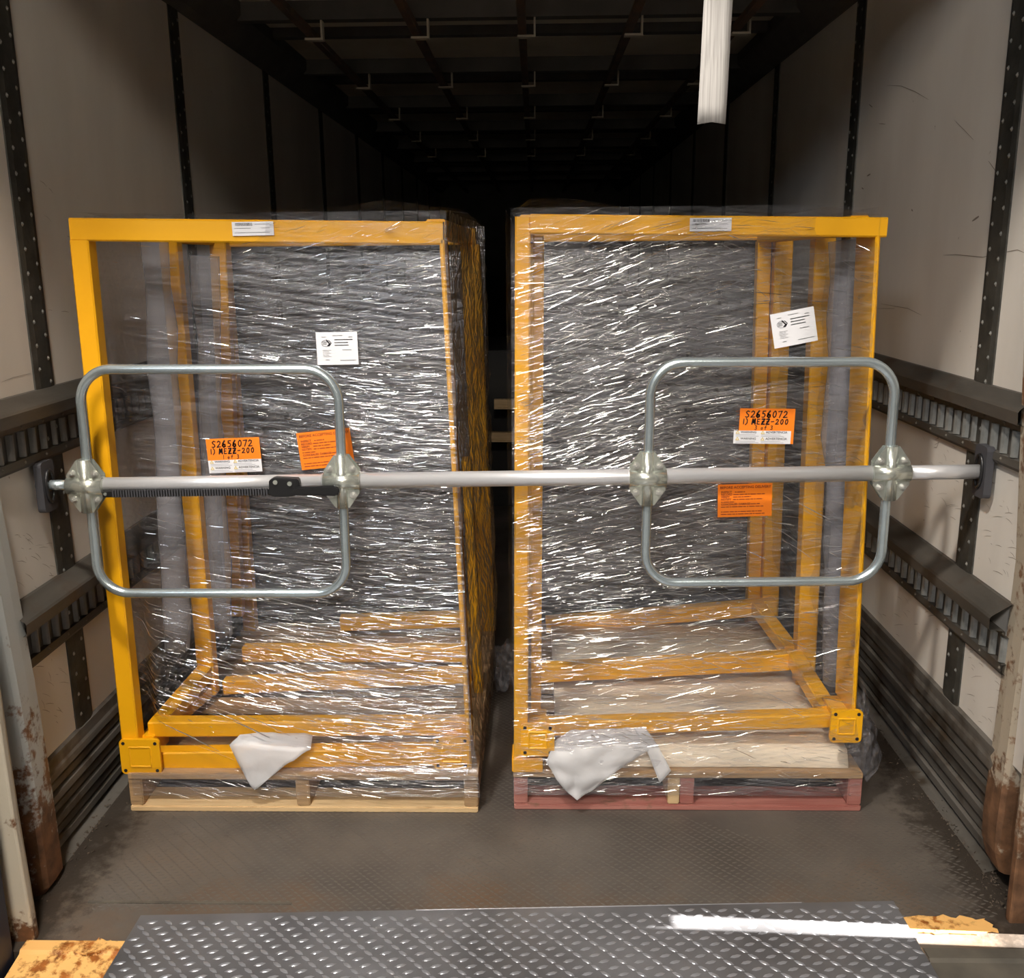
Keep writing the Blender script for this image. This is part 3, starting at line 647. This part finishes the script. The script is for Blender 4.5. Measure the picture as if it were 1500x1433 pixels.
mem(g2, 'top_back_beam', V(-.02, 3.72, zt), V(.86, 3.72, zt), .05, .05, (0, 0, 1))
mem(g2, 'rear_post', V(.84, 3.70, zt-.03), V(.87, 3.70, TOPZ), .05, .05); mem(g2, 'rear_post', V(-.02, 3.70, zt-.03), V(-.02, 3.70, TOPZ), .05, .05)
mem(g2, 'inner_post', at(789, 342, Y=2.74), at(785, 1060, Y=2.74), .03, .05)
for px in ((763, 1060, 812, 1107), (1214, 1040, 1264, 1087)):
    c, hw, hh = foot_plate(g2, *px, 2.562); mem(g2, 'foot_stub', c+V(0, .006, 0), c+V(0, .14, 0), .055, .055, (0, 0, 1))
MB().box((at(750, 1110, Y=2.575).x, 2.565, TOPZ), (at(795, 1110, Y=2.575).x, 2.66, TOPZ+.045)).build('post_shoe', Yel, g2, bevel=.003)
p0, p1 = at(1236, 352, Y=2.82), at(1222, 1000, Y=2.82)
mb = MB(); pts = [p0.lerp(p1, t/12)+V(random.uniform(-.008, .008), 0, 0) for t in range(13)]; mb.tube(pts, [random.uniform(.036, .05) for _ in pts], 10); mb.build('foam_sleeve', MT['sleeve'], g2, smooth=True, label='milky white foam sleeve')
sticker(tb2, 'barcode_label', 1041, 329, 58, 18, YF-.0298, 0.0, barcode, SM, 'small white barcode sticker')
# padded board between the right gate and its pallet
q0, q1 = at(815, 1072, Y=2.66), at(1232, 1120, Y=2.66)
pad = MB(); nx = 24; rows = [(2.60, TOPZ+.004), (2.602, TOPZ+.05), (2.62, TOPZ+.085), (2.68, TOPZ+.092), (3.1, TOPZ+.09), (3.65, TOPZ+.085), (3.66, TOPZ+.004)]
vs = []
for (yy, zz) in rows:
    for i in range(nx+1):
        x = q0.x+(q1.x-q0.x)*i/nx; nzv = noise.noise(V(x*5, yy*3, zz*8))*.010; vs.append((x, yy+nzv*.6, max(TOPZ+.002, zz-.03+nzv)))
k = nx+1
fs = [(j*k+i, j*k+i+1, (j+1)*k+i+1, (j+1)*k+i) for j in range(len(rows)-1) for i in range(nx)]
fs += [tuple(j*k for j in range(len(rows))), tuple(j*k+nx for j in range(len(rows)-1, -1, -1))]
pad.add(vs, fs); o = pad.build('cardboard_pad', MT['kraft'], smooth=True)
tag(o, 'pale tan padded cardboard sheet on the red pallet under the right gate', 'cardboard')
# ------------------------------------------------------------------ foam sheets hanging out of the loads
def sheet(name, ctrl, m_, label, cat, sub=5, amp=.006):
    R_, Cc = len(ctrl), len(ctrl[0]); P3 = [[at(x, y, Y=Y_) for x, y, Y_ in row] for row in ctrl]
    nr, nc = (R_-1)*sub+1, (Cc-1)*sub+1; vs = []
    for i in range(nr):
        for j in range(nc):
            a = min(i/sub, R_-1.0001); b = min(j/sub, Cc-1.0001); i0, j0 = int(a), int(b); fa, fb = a-i0, b-j0
            p = (P3[i0][j0]*(1-fb)+P3[i0][j0+1]*fb)*(1-fa)+(P3[i0+1][j0]*(1-fb)+P3[i0+1][j0+1]*fb)*fa
            p = p+V(0, -abs(noise.noise(V(p.x*14, p.z*14, 2)))*amp*2+.6*amp*noise.noise(V(p.x*40, p.z*20, 5)), noise.noise(V(p.x*30, 1, p.z*9))*.004); vs.append(tuple(p))
    fs = [(i*nc+j, i*nc+j+1, (i+1)*nc+j+1, (i+1)*nc+j) for i in range(nr-1) for j in range(nc-1)]
    me = bpy.data.meshes.new(name); me.from_pydata(vs, [], fs); me.update(); o = put(name, me, m_, None, True)
    md = o.modifiers.new('thick', 'SOLIDIFY'); md.thickness = .0015
    return tag(o, label, cat)
sheet('foam_sheet', [[(352, 1076, 2.56), (400, 1072, 2.60), (458, 1076, 2.62)], [(336, 1092, 2.548), (392, 1096, 2.548), (455, 1098, 2.552)], [(350, 1120, 2.540), (385, 1120, 2.540), (425, 1115, 2.543)], [(366, 1150, 2.536), (373, 1156, 2.536), (385, 1148, 2.538)]], MT['foam'],
      'white foam sheet corner hanging over the front of the bare wooden pallet', 'foam sheet')
sheet('foam_sheet', [[(835, 1068, 2.60), (880, 1066, 2.60), (938, 1066, 2.60)], [(812, 1085, 2.575), (880, 1092, 2.56), (958, 1090, 2.57)], [(800, 1115, 2.55), (855, 1118, 2.548), (935, 1108, 2.56)], [(815, 1140, 2.545), (850, 1145, 2.540), (890, 1138, 2.55)], [(832, 1160, 2.545), (845, 1170, 2.54), (868, 1158, 2.548)]], MT['foam'],
      'crumpled white foam sheet bulging beside the left foot of the right gate', 'foam sheet', 6, .012)
sheet('foam_strip', [[(928, 1066, 2.585), (944, 1064, 2.585)], [(948, 1100, 2.56), (966, 1096, 2.56)], [(966, 1146, 2.55), (983, 1128, 2.55)]], MT['foam'],
      'narrow white foam strip folded down over the red pallet front', 'foam sheet')
# ------------------------------------------------------------------ stretch film
def sm(a, b, x): t = min(1, max(0, (x-a)/(b-a))); return t*t*(3-2*t)
def grid_mesh(name, fn, nu, nv, m_, parent, label=None, wrap=None):
    vs = []; uv = []; dn = []
    for j in range(nv+1):
        for i in range(nu+1):
            p, u, v, d = fn(i/nu, j/nv); vs.append(tuple(p)); uv.append((u, v)); dn.append(d)
    k = nu+1; fs = [(j*k+i, j*k+i+1, (j+1)*k+i+1, (j+1)*k+i) for j in range(nv) for i in range(nu)]
    me = bpy.data.meshes.new(name); me.from_pydata(vs, [], fs); me.update()
    lay = me.uv_layers.new(name='UVMap'); li = np.zeros(len(me.loops), dtype=np.int32); me.loops.foreach_get('vertex_index', li)
    lay.data.foreach_set('uv', np.array(uv, dtype=np.float32)[li].ravel())
    at_ = me.attributes.new('dens', 'FLOAT', 'POINT'); at_.data.foreach_set('value', np.array(dn, dtype=np.float32))
    return put(name, me, m_, parent, True, None, label)
def wrinkle(x, z, s, ang):
    c, s_ = math.cos(ang), math.sin(ang); a = x*c+z*s_; b = -x*s_+z*c
    return noise.noise(V(a*2.2+s, b*38, s))*.5+noise.noise(V(a*5+s, b*95, s+3))*.25+noise.noise(V(x*5, z*5, s))*.5
def px_of(p):
    d = Vector(p)-V(0, 0, CAMH); w_ = d.dot(cf); return 750+FPX*d.dot(cr)/w_, 716.5-FPX*d.dot(cu)/w_
ZB, ZT = .055, 1.705
# left load
f1 = empty('stretch_film', (-.69, 3.1, .1), 'clear stretch film wrapped around the left gate and the bare wooden pallet', 'stretch film')
def eL(z): return -1.170-.018*(1-z/1.7)
def eR(z): return -.226+.046*(1-z/1.7)+.02*sm(.35, .0, z)
def densL(p):
    x, z = p[0], p[2]; u = (x-eL(z))/(eR(z)-eL(z)); d = .55+.75*sm(.22, .5, u)
    d *= .72+.28*sm(1.5, 1.2, z)
    if z > 1.60: d *= .5
    d += .55*math.exp(-((z-.36)/.10)**2)*sm(.15, .5, u)                     # thicker veil paints the broad pale highlight above the foot
    low = sm(.36+.10*(1-u), .24, z)*sm(.62, .42, u); d *= 1-.85*low       # the film lifts clear of the lower left corner
    d *= 1 if z > .15 else 1.25
    if z < .13: d = 1.1+.5*sm(.6, .9, u)
    return d
def frontL(u, v):
    z = ZB+(ZT-ZB)*v; x = eL(z)+(eR(z)-eL(z))*u
    behind = max(sm(.10, .02, u)*sm(.1, .2, z), sm(1.60, 1.66, z)*sm(.55, .33, u))
    sag = .012*math.sin(PI*u)*sm(1.6, 1.2, z)*sm(.3, .7, z)
    y = 2.556+.085*behind+sag+.0045*wrinkle(x, z, 1, .17)
    if z < .14: y = min(y, 2.544+.002*wrinkle(x, z, 1, .0))
    x += .004*noise.noise(V(z*6, 0, 1))*(1 if u > .9 else 0)
    return (x, y, z), x, z, densL((x, y, z))
grid_mesh('film_front', frontL, 150, 420, MT['filmL'], f1)
def sideL(u, v):
    z = .10+(ZT-.10)*v; x0 = eR(z)+.004; xb = at(695+27*(1-v), 700, Y=3.76).x
    x = x0+(-.19-x0+.03*(1-v))*u+.03*math.sin(PI*u)*math.exp(-((z-.5)/.3)**2)+.012*noise.noise(V(u*4, z*9, 2))+.006*noise.noise(V(u*11, z*30, 5))
    return (x, 2.556+1.21*u, z), u*1.2, z, 3.4
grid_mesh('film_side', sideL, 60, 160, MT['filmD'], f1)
def otherL(u, v):
    z = .10+(ZT-.10)*v; return (-1.195+.006*noise.noise(V(u*5, z*7, 4)), 2.64+1.12*u, z), u*1.2, z, .7
grid_mesh('film_side', otherL, 30, 60, MT['filmS'], f1)
def backL(u, v):
    z = .10+(ZT-.10)*v; return (-1.19+1.0*u, 3.765+.008*noise.noise(V(u*5, z*7, 7))*0, z), u, z, 2.0
grid_mesh('film_back', backL, 1, 1, MT['filmB'], f1)
def topL(u, v):
    x = -1.19+1.0*u; y = 2.57+1.19*v; h = .012*sm(.35, .5, u)+.018*math.exp(-((u-.82)/.12)**2)*math.exp(-(v/.4)**2)
    return (x, y, 1.708-.012*u+h+.006*noise.noise(V(x*9, y*9, 1))), x, y, .9
grid_mesh('film_top', topL, 60, 60, MT['filmS'], f1)
# right load
f2 = empty('stretch_film', (.44, 3.15, .1), 'clear stretch film wrapped around the right gate and the red painted pallet', 'stretch film')
def eL2(z): return -.062-.006*(1-z/1.7)
def eR2(z): return .868+.035*(1-z/1.7)+.035*sm(.42, .12, z)
def densR(p):
    x, z = p[0], p[2]; u = (x-eL2(z))/(eR2(z)-eL2(z)); d = 1.15-.32*sm(.55, .8, u)
    d *= .85+.15*sm(1.6, 1.3, z); d += .25*math.exp(-((z-.38)/.12)**2)
    d *= 1-.55*sm(.05, .0, u)
    if z < .20: d = .8+.8*sm(.2, .1, z)*(1-.4*u)
    if z > 1.60: d *= .45
    return d
def frontR(u, v):
    z = ZB+.005+(ZT-ZB)*v; x = eL2(z)+(eR2(z)-eL2(z))*u
    y = 2.557+.012*math.sin(PI*u)*sm(1.6, 1.2, z)*sm(.3, .7, z)+.0045*wrinkle(x, z, 9, -.18+.3*u)
    y += .075*sm(.80, .92, u)*sm(1.60, 1.66, z)
    if z < .17: y = min(y, 2.552+.004*wrinkle(x, z, 1, .05))
    return (x, y, z), x, z, densR((x, y, z))
grid_mesh('film_front', frontR, 150, 420, MT['filmR'], f2)
def sideR(u, v):
    z = .10+(ZT-.10)*v; bul = .055*math.exp(-((z-.26)/.16)**2)*(1-.4*u)
    x = eR2(z)+.004+.02*u+bul+.012*noise.noise(V(u*6, z*9, 2))*(1+2*sm(.5, .2, z))+.006*noise.noise(V(u*14, z*28, 5))
    return (x, 2.56+1.2*u, z), u*1.2, z, .8+.9*sm(.5, .3, z)
grid_mesh('film_side', sideR, 60, 200, MT['filmS'], f2)
def otherR(u, v):
    z = .10+(ZT-.10)*v; return (-.075+.006*noise.noise(V(u*5, z*7, 4)), 2.56+1.2*u, z), u*1.2, z, 1.0
grid_mesh('film_side', otherR, 30, 60, MT['filmS'], f2)
def backR(u, v):
    z = .10+(ZT-.10)*v; return (-.06+.95*u, 3.765+.008*noise.noise(V(u*5, z*7, 17))*0, z), u, z, 2.0
grid_mesh('film_back', backR, 1, 1, MT['filmB'], f2)
def topR(u, v):
    x = -.06+.95*u; y = 2.57+1.19*v; h = .030*sm(0, .06, u)*sm(.42, .12, u)*(1-.5*v)+.016*math.exp(-((u-.85)/.06)**2)
    return (x, y, 1.704-.018*u+h+.005*noise.noise(V(x*12, y*9, 1))), x, y, .9
grid_mesh('film_top', topR, 60, 60, MT['filmS'], f2)
# creases: tight folds standing proud of the film
def creases(root, fn, n, nf, dirfn, dens, m_):
    mb = MB(); made = 0; tries = 0
    while made < n and tries < n*30:
        tries += 1
        u, v = random.random(), random.random(); p, uu, vv, d = fn(u, v)
        if random.random() > dens(u, p[2])*1.0: continue
        ang = dirfn(u, p[2])+random.gauss(0, .05); L_ = min(.2, random.expovariate(1/.030)+.005); r_ = random.uniform(.0004, .0011)
        if random.random() < .12: r_ *= 1.7; L_ *= 1.3
        k = max(2, int(L_/.02)); pts = []; x, z = p[0], p[2]; bend = random.gauss(0, .06)
        ul = eL(z) if root is f1 else eL2(z); ur = eR(z) if root is f1 else eR2(z)
        for i in range(k+1):
            t = i/k; xx = x+L_*t*math.cos(ang+bend*t); zz = z+L_*t*math.sin(ang+bend*t)
            uq = (xx-ul)/(ur-ul)
            if not 0 <= uq <= 1.0 or not .06 < zz < 1.68: break
            q = fn(uq, (zz-ZB)/(ZT-ZB))[0]; pts.append(V(xx, q[1]-.0008, zz))
        if len(pts) < 2: continue
        rr = [r_*(.25+.75*math.sin(PI*(i+.3)/(len(pts)-.4))) for i in range(len(pts))]
        mb.tube(pts, rr, 4); made += 1
    # flat facets of the folds, most of them aimed at the lamp to shape bright glints
    made2 = 0; tries = 0
    while made2 < nf and tries < nf*30:
        tries += 1
        u, v = random.random(), random.random(); p, uu, vv, d = fn(u, v)
        if p[2] > 1.672 or random.random() > dens(u, p[2]): continue
        ang = dirfn(u, p[2])+random.gauss(0, .07); L_ = min(.15, random.expovariate(1/.024)+.003); wd = random.uniform(.0003, .0009)*(1.5 if random.random() < .10 else 1)
        if L_ > .05: wd *= .7
        tilt = math.radians(random.gauss(27, 14)); tx = random.gauss(-.12-.18*(p[0]+.4), .17)
        n_ = V(tx, -math.cos(tilt), math.sin(tilt)).normalized(); ul, ur = (eL(p[2]), eR(p[2])) if root is f1 else (eL2(p[2]), eR2(p[2]))
        ax = V(math.cos(ang), 0, math.sin(ang)); ax = (ax-n_*ax.dot(n_)).normalized(); sd = n_.cross(ax); k = max(1, int(L_/.012)); c0 = V(p[0], p[1]-.0022, p[2]); vs = []
        for i in range(k+1):
            t = i/k; hw = wd/2*(.2+.8*math.sin(PI*(t*.86+.07))); c = c0+ax*(L_*t); uq = (c.x-ul)/(ur-ul)
            c.y = fn(min(1, max(0, uq)), min(1, max(0, (c.z-ZB)/(ZT-ZB))))[0][1]-.0022; c += sd*random.gauss(0, .0004)
            vs += [c+sd*hw, c-sd*hw]
        if not 0 <= (vs[-1].x-ul)/(ur-ul) <= 1: continue
        mb.add(vs, [(2*i, 2*i+1, 2*i+3, 2*i+2) for i in range(k)]); made2 += 1
    me = bpy.data.meshes.new('film_crease'); me.from_pydata(mb.v, [], mb.f); me.update()
    return put('film_crease', me, m_, root, False, 'stuff')
def dL(u, z):
    if z > 1.45 and u > .4: return .35*sm(1.45, 1.65, z)
    return -.16-.25*sm(.75, .45, z)*sm(.9, .3, u)+.12*sm(.5, 1, u)
def wL(u, z):
    if z < .14: return .5*sm(.35, .7, u)+.25
    w_ = .06+.6*sm(.28, .6, u)*(.35+1.3*max(0, .5+noise.noise(V(u*3.3, z*4, 6))))+.5*math.exp(-((z-.42)/.14)**2)+.25*sm(.9, .6, z)  # extra facets near the foot build up its pale highlight
    if z > 1.38: w_ *= .45
    return w_*(1-.95*sm(.36, .24, z)*sm(.62, .42, u))*.8
creases(f1, frontL, 1000, 7500, dL, wL, MT['crease'])
def dR(u, z):
    base = .30*sm(.7, .2, u)*sm(.6, 1.0, z)-.12*sm(.5, .9, u)
    return base if random.random() < .72 else base-.38
def wR(u, z):
    w_ = (.75-.5*sm(.55, .75, u))*(.35+1.3*max(0, .5+noise.noise(V(u*3.3, z*4, 16))))+.25*math.exp(-((z-.45)/.2)**2)
    if z < .2: w_ = .6*(1-.6*u)
    return w_
creases(f2, frontR, 1300, 9500, dR, wR, MT['crease'])
# loose crumpled film ends by the floor between the pallets and at the right corner
def crumple(name, c, r, parent, n=14, seed=0):
    bm = bmesh.new(); bmesh.ops.create_icosphere(bm, subdivisions=4, radius=1)
    for v_ in bm.verts:
        d = v_.co.copy(); k = 1+.55*noise.noise(d*1.6+V(seed, 0, 0))+.4*noise.noise(d*4+V(0, seed, 0))+.2*noise.noise(d*9); v_.co = V(c[0]+d.x*r[0]*k, c[1]+d.y*r[1]*k, c[2]+d.z*r[2]*k)
    me = bpy.data.meshes.new(name); bm.to_mesh(me); bm.free(); 
    lay = me.uv_layers.new(name='UVMap')
    for l_ in me.loops: co = me.vertices[l_.vertex_index].co; lay.data[l_.index].uv = (co.x+co.y, co.z)
    a_ = me.attributes.new('dens', 'FLOAT', 'POINT'); a_.data.foreach_set('value', [1.6]*len(me.vertices))
    return put(name, me, MT['filmS'], parent, True)
p = at(730, 975, Y=3.35); crumple('loose_film_end', (-.115, 3.35, p.z-.0), (.05, .10, .07), f1, seed=3)
p = at(1262, 1105, Y=2.62); crumple('loose_film_end', (p.x, 2.66, p.z), (.03, .05, .14), f2, seed=8)
# labels stuck on the film
def lab(root, nm, cx, cy, w_, h_, ang, dr, label): return sticker(root, nm, cx, cy, w_, h_, 2.5475, ang, dr, SM, label)
lab(f1, 'shipping_label', 343, 667, 80, 52, .035, ship_label('1', False), 'orange and white shipping label with black handwriting')
lab(f1, 'delivery_label', 477, 658, 80, 56, .10, accept_label, 'orange printed delivery notice partly behind the hoop')
lab(f1, 'packing_slip', 494, 510.5, 60, 47, .01, slip, 'white packing slip with oval emblem')
lab(f2, 'shipping_label', 1123, 624.5, 80, 52, -.015, ship_label('3', True), 'orange and white shipping label with black handwriting')
lab(f2, 'delivery_label', 1091, 733, 80, 50, .03, accept_label, 'orange printed delivery notice just under the load bar')
lab(f2, 'packing_slip', 1163, 480, 62, 49, .19, slip, 'tilted white packing slip with oval emblem')
# ------------------------------------------------------------------ load bar with two hoops
YB = 2.475
bar = empty('load_bar', (-.05, YB, 1.02), 'aluminium load bar with two square hoops braced between the trailer walls', 'load bar')
bL = at(52, 711, Y=YB); bR = at(1442, 691, Y=YB)
def onbar(px): t = (px-52)/(1442-52); return bL.lerp(bR, t)
MB().tube([onbar(50), onbar(108)], .0135, 20).build('inner_tube', MT['zinc'], bar, smooth=True)
MB().tube([onbar(100), onbar(500)], .0185, 24).build('inner_tube', MT['alu'], bar, smooth=True)
MB().tube([onbar(480), onbar(1330)], .0205, 24).build('outer_tube', MT['alu'], bar, smooth=True)
MB().tube([onbar(1320), onbar(1436)], .0190, 24).build('end_tube', MT['alu'], bar, smooth=True)
def foot(p, s, X):
    mb = MB(); x0, x1 = sorted((X-s*.012, X-s*.032)); hy, hz = .034, .068
    prof = []
    for cy, cz, a0 in ((1, 1, 0), (-1, 1, 90), (-1, -1, 180), (1, -1, 270)):
        for k in range(4): an = math.radians(a0+k*30); prof.append((p.y+cy*(hy-.012)+.012*math.cos(an), p.z+cz*(hz-.012)+.012*math.sin(an)))
    o = mb.extr(prof, x0, x1, lambda u, v, t: (t, u, v), closed=True).build('end_foot', MT['rubber'], bar)
    pts = [V(X-s*.034, p.y+.02*math.cos(2*PI*k/20), p.z+.042*math.sin(2*PI*k/20)) for k in range(20)]
    mb = MB(); mb.tube(pts, .005, 8, closed=True); mb.build('foot_rim', MT['black'], o, smooth=True)
    mb = MB(); vs = [V(X-s*.0335, q.y, q.z) for q in pts]; mb.add(vs+[v_+V(s*.006, 0, 0) for v_ in vs], [tuple(range(20)), tuple(range(39, 19, -1))]); mb.build('foot_pad', MT['black'], o)
foot(at(51, 712, Y=YB), -1, XL); foot(at(1441, 690, Y=YB), 1, XR)
def hoop(c4, rad):
    P4 = [at(x, y, Y=YB) for x, y in c4]; pts = []
    for i in range(4):
        p0, p, p1 = P4[i-1], P4[i], P4[(i+1) % 4]; a = (p0-p).normalized(); b = (p1-p).normalized(); r_ = rad
        s_, e = p+a*r_, p+b*r_
        for k in range(11):
            t = k/10; q = s_*(1-t)**2+p*(2*t*(1-t))+e*t*t; m_ = (s_+e)/2-p
            an = t*PI/2; q2 = p+a*r_*(1-math.sin(an))+b*r_*(1-math.cos(an)); pts.append(q2)
        for k in range(1, 6): pts.append(e.lerp(P4[(i+1) % 4]+(p-P4[(i+1) % 4]).normalized()*rad, k/6))
    MB().tube(pts, .0128, 16, closed=True).build('hoop_tube', MT['zinc'], bar, smooth=True)
hoop([(114, 541), (494, 541), (509, 869), (146, 869)], .085)
hoop([(954, 531), (1314, 530), (1288, 851), (944, 854)], .085)
def clamp(px, py, rot):
    c = at(px, py, Y=YB); c.y = YB-.004; ca, sa = math.cos(rot), math.sin(rot)
    R = lambda u, o, v: V(c.x+u*ca-v*sa, c.y-o, c.z+u*sa+v*ca)
    prof = [(.046, .030), (.046, .020), (.046, -.020), (.046, -.030), (.018, -.070), (-.018, -.070), (-.046, -.030), (-.046, .030), (-.018, .070), (.018, .070)]
    cl = MB().extr(prof, .010, .013, lambda u, v, t: R(u, t, v), closed=True).build('clamp_plate', MT['bright'], bar)
    MB().extr(prof, -.014, -.011, lambda u, v, t: R(u, t, v), closed=True).build('clamp_back_plate', MT['bright'], bar)
    mb = MB(); k = 12
    for hor in (0, 1):
        r_ = .0235 if hor else .0175; hl = .048 if hor else .071; vs = []
        for e in (-hl, hl):
            for i in range(k+1):
                an = PI*i/k; q, o_ = r_*math.cos(an), .004+r_*math.sin(an); vs.append(R(e, o_, q) if hor else R(q, o_, e))
        mb.add(vs, [(i, i+1, k+2+i, k+1+i) for i in range(k)]+[tuple(range(k, -1, -1)), tuple(range(k+1, 2*k+2))])
    mb.build('saddle', MT['bright'], cl, smooth=True)
    for su in (-1, 1):
        for sv in (-1, 1):
            q = (su*.030, sv*.035); mb = MB(); mb.tube([R(q[0], .013, q[1]), R(q[0], .0155, q[1])], .0090, 14); mb.tube([R(q[0], .0155, q[1]), R(q[0], .022, q[1])], .0064, 6); mb.tube([R(q[0], .022, q[1]), R(q[0], .027, q[1])], .0035, 8)
            mb.build('bolt', MT['bolt'], cl)
clamp(128, 711, -.02); clamp(502, 704, 0); clamp(948, 700, 0); clamp(1303, 692, .02)
# ratchet
a, b = onbar(156)+V(0, -.012, -.022), onbar(404)+V(0, -.012, -.022)
rk = MB().beam(a, b, .012, .021, (0, 0, 1)).build('rack_strip', MT['black'], bar)
tm = MB()
nT = 62
for i in range(4, nT):
    p = a.lerp(b, i/nT); tm.box((p.x-.0016, p.y-.0105, p.z-.009), (p.x+.0022, p.y-.0055, p.z+.009))
tm.build('rack_tooth', MT['rubber'], rk, kind='stuff')
q = a+V(.008, -.007, 0); MB().tube([q, q-V(0, .003, 0)], .0045, 12).build('rivet_head', MT['bright'], rk)
def prism(pix, y0, y1, name, m_, parent, bevel=.0):
    pr = [at(x, y, Y=YB-.02) for x, y in pix]; return MB().extr([(p.x, p.z) for p in pr], y0, y1, lambda u, v, t: (u, t, v), closed=True).build(name, m_, parent, bevel=bevel)
rb_ = prism([(396, 702), (402, 699), (438, 700), (441, 706), (441, 721), (430, 726), (402, 726), (396, 722)], YB-.036, YB+.012, 'ratchet_body', MT['black'], bar, .002)
prism([(432, 713), (440, 710), (462, 709), (494, 708), (500, 711), (500, 719), (496, 723), (462, 722), (436, 722)], YB-.052, YB-.034, 'ratchet_lever', MT['black'], bar, .003)
for x, y in ((403, 707), (424, 709)):
    p = at(x, y, Y=YB-.04); MB().tube([p+V(0, .004, 0), p], .0062, 12).build('pivot_pin', MT['bright'], rb_)
# ------------------------------------------------------------------ strap
st0, st1 = at(1048, -30, Y=2.15), at(1042, 179, Y=2.15)
mb = MB(); k = 12; vs = []
top_ = V(st0.x+.02, 2.15, 2.64)
path = [top_.lerp(st1, i/24) for i in range(25)]
for i, p in enumerate(path):
    hw = .0285
    for j in range(5): u = (j/4-.5)*2; vs.append(p+V(u*hw, .002*math.cos(i*.7)+.0035*(u*u), -.004*abs(u) if i == 24 else 0))
fs = [(i*5+j, i*5+j+1, (i+1)*5+j+1, (i+1)*5+j) for i in range(24) for j in range(4)]
mb.add(vs, fs); o = mb.build('pull_strap', MT['strap'], smooth=True)
md = o.modifiers.new('thick', 'SOLIDIFY'); md.thickness = .004
tag(o, 'greyish white webbing pull strap hanging down in front of the trailer roof', 'strap')
# ------------------------------------------------------------------ cargo deep inside, behind the loads
rack = empty('cargo_rack', (-.05, 6.2, 0), 'dark stacked cargo seen in the gap behind the two loads', 'cargo')
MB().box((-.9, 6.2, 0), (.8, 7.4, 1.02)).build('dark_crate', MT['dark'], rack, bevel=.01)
for y_, x0, x1 in ((592, 724, 775), (640, 716, 775)):
    p = at(x0, y_, Y=6.0); MB().box((p.x, 5.98, p.z-.03), (p.x+.24, 6.03, p.z+.03)).build('pale_board', MT['woodpale'], rack)
for px in (-.55, .35): MB().box((px, 6.03, 0), (px+.09, 6.10, 1.0)).build('upright', MT['bow'], rack)
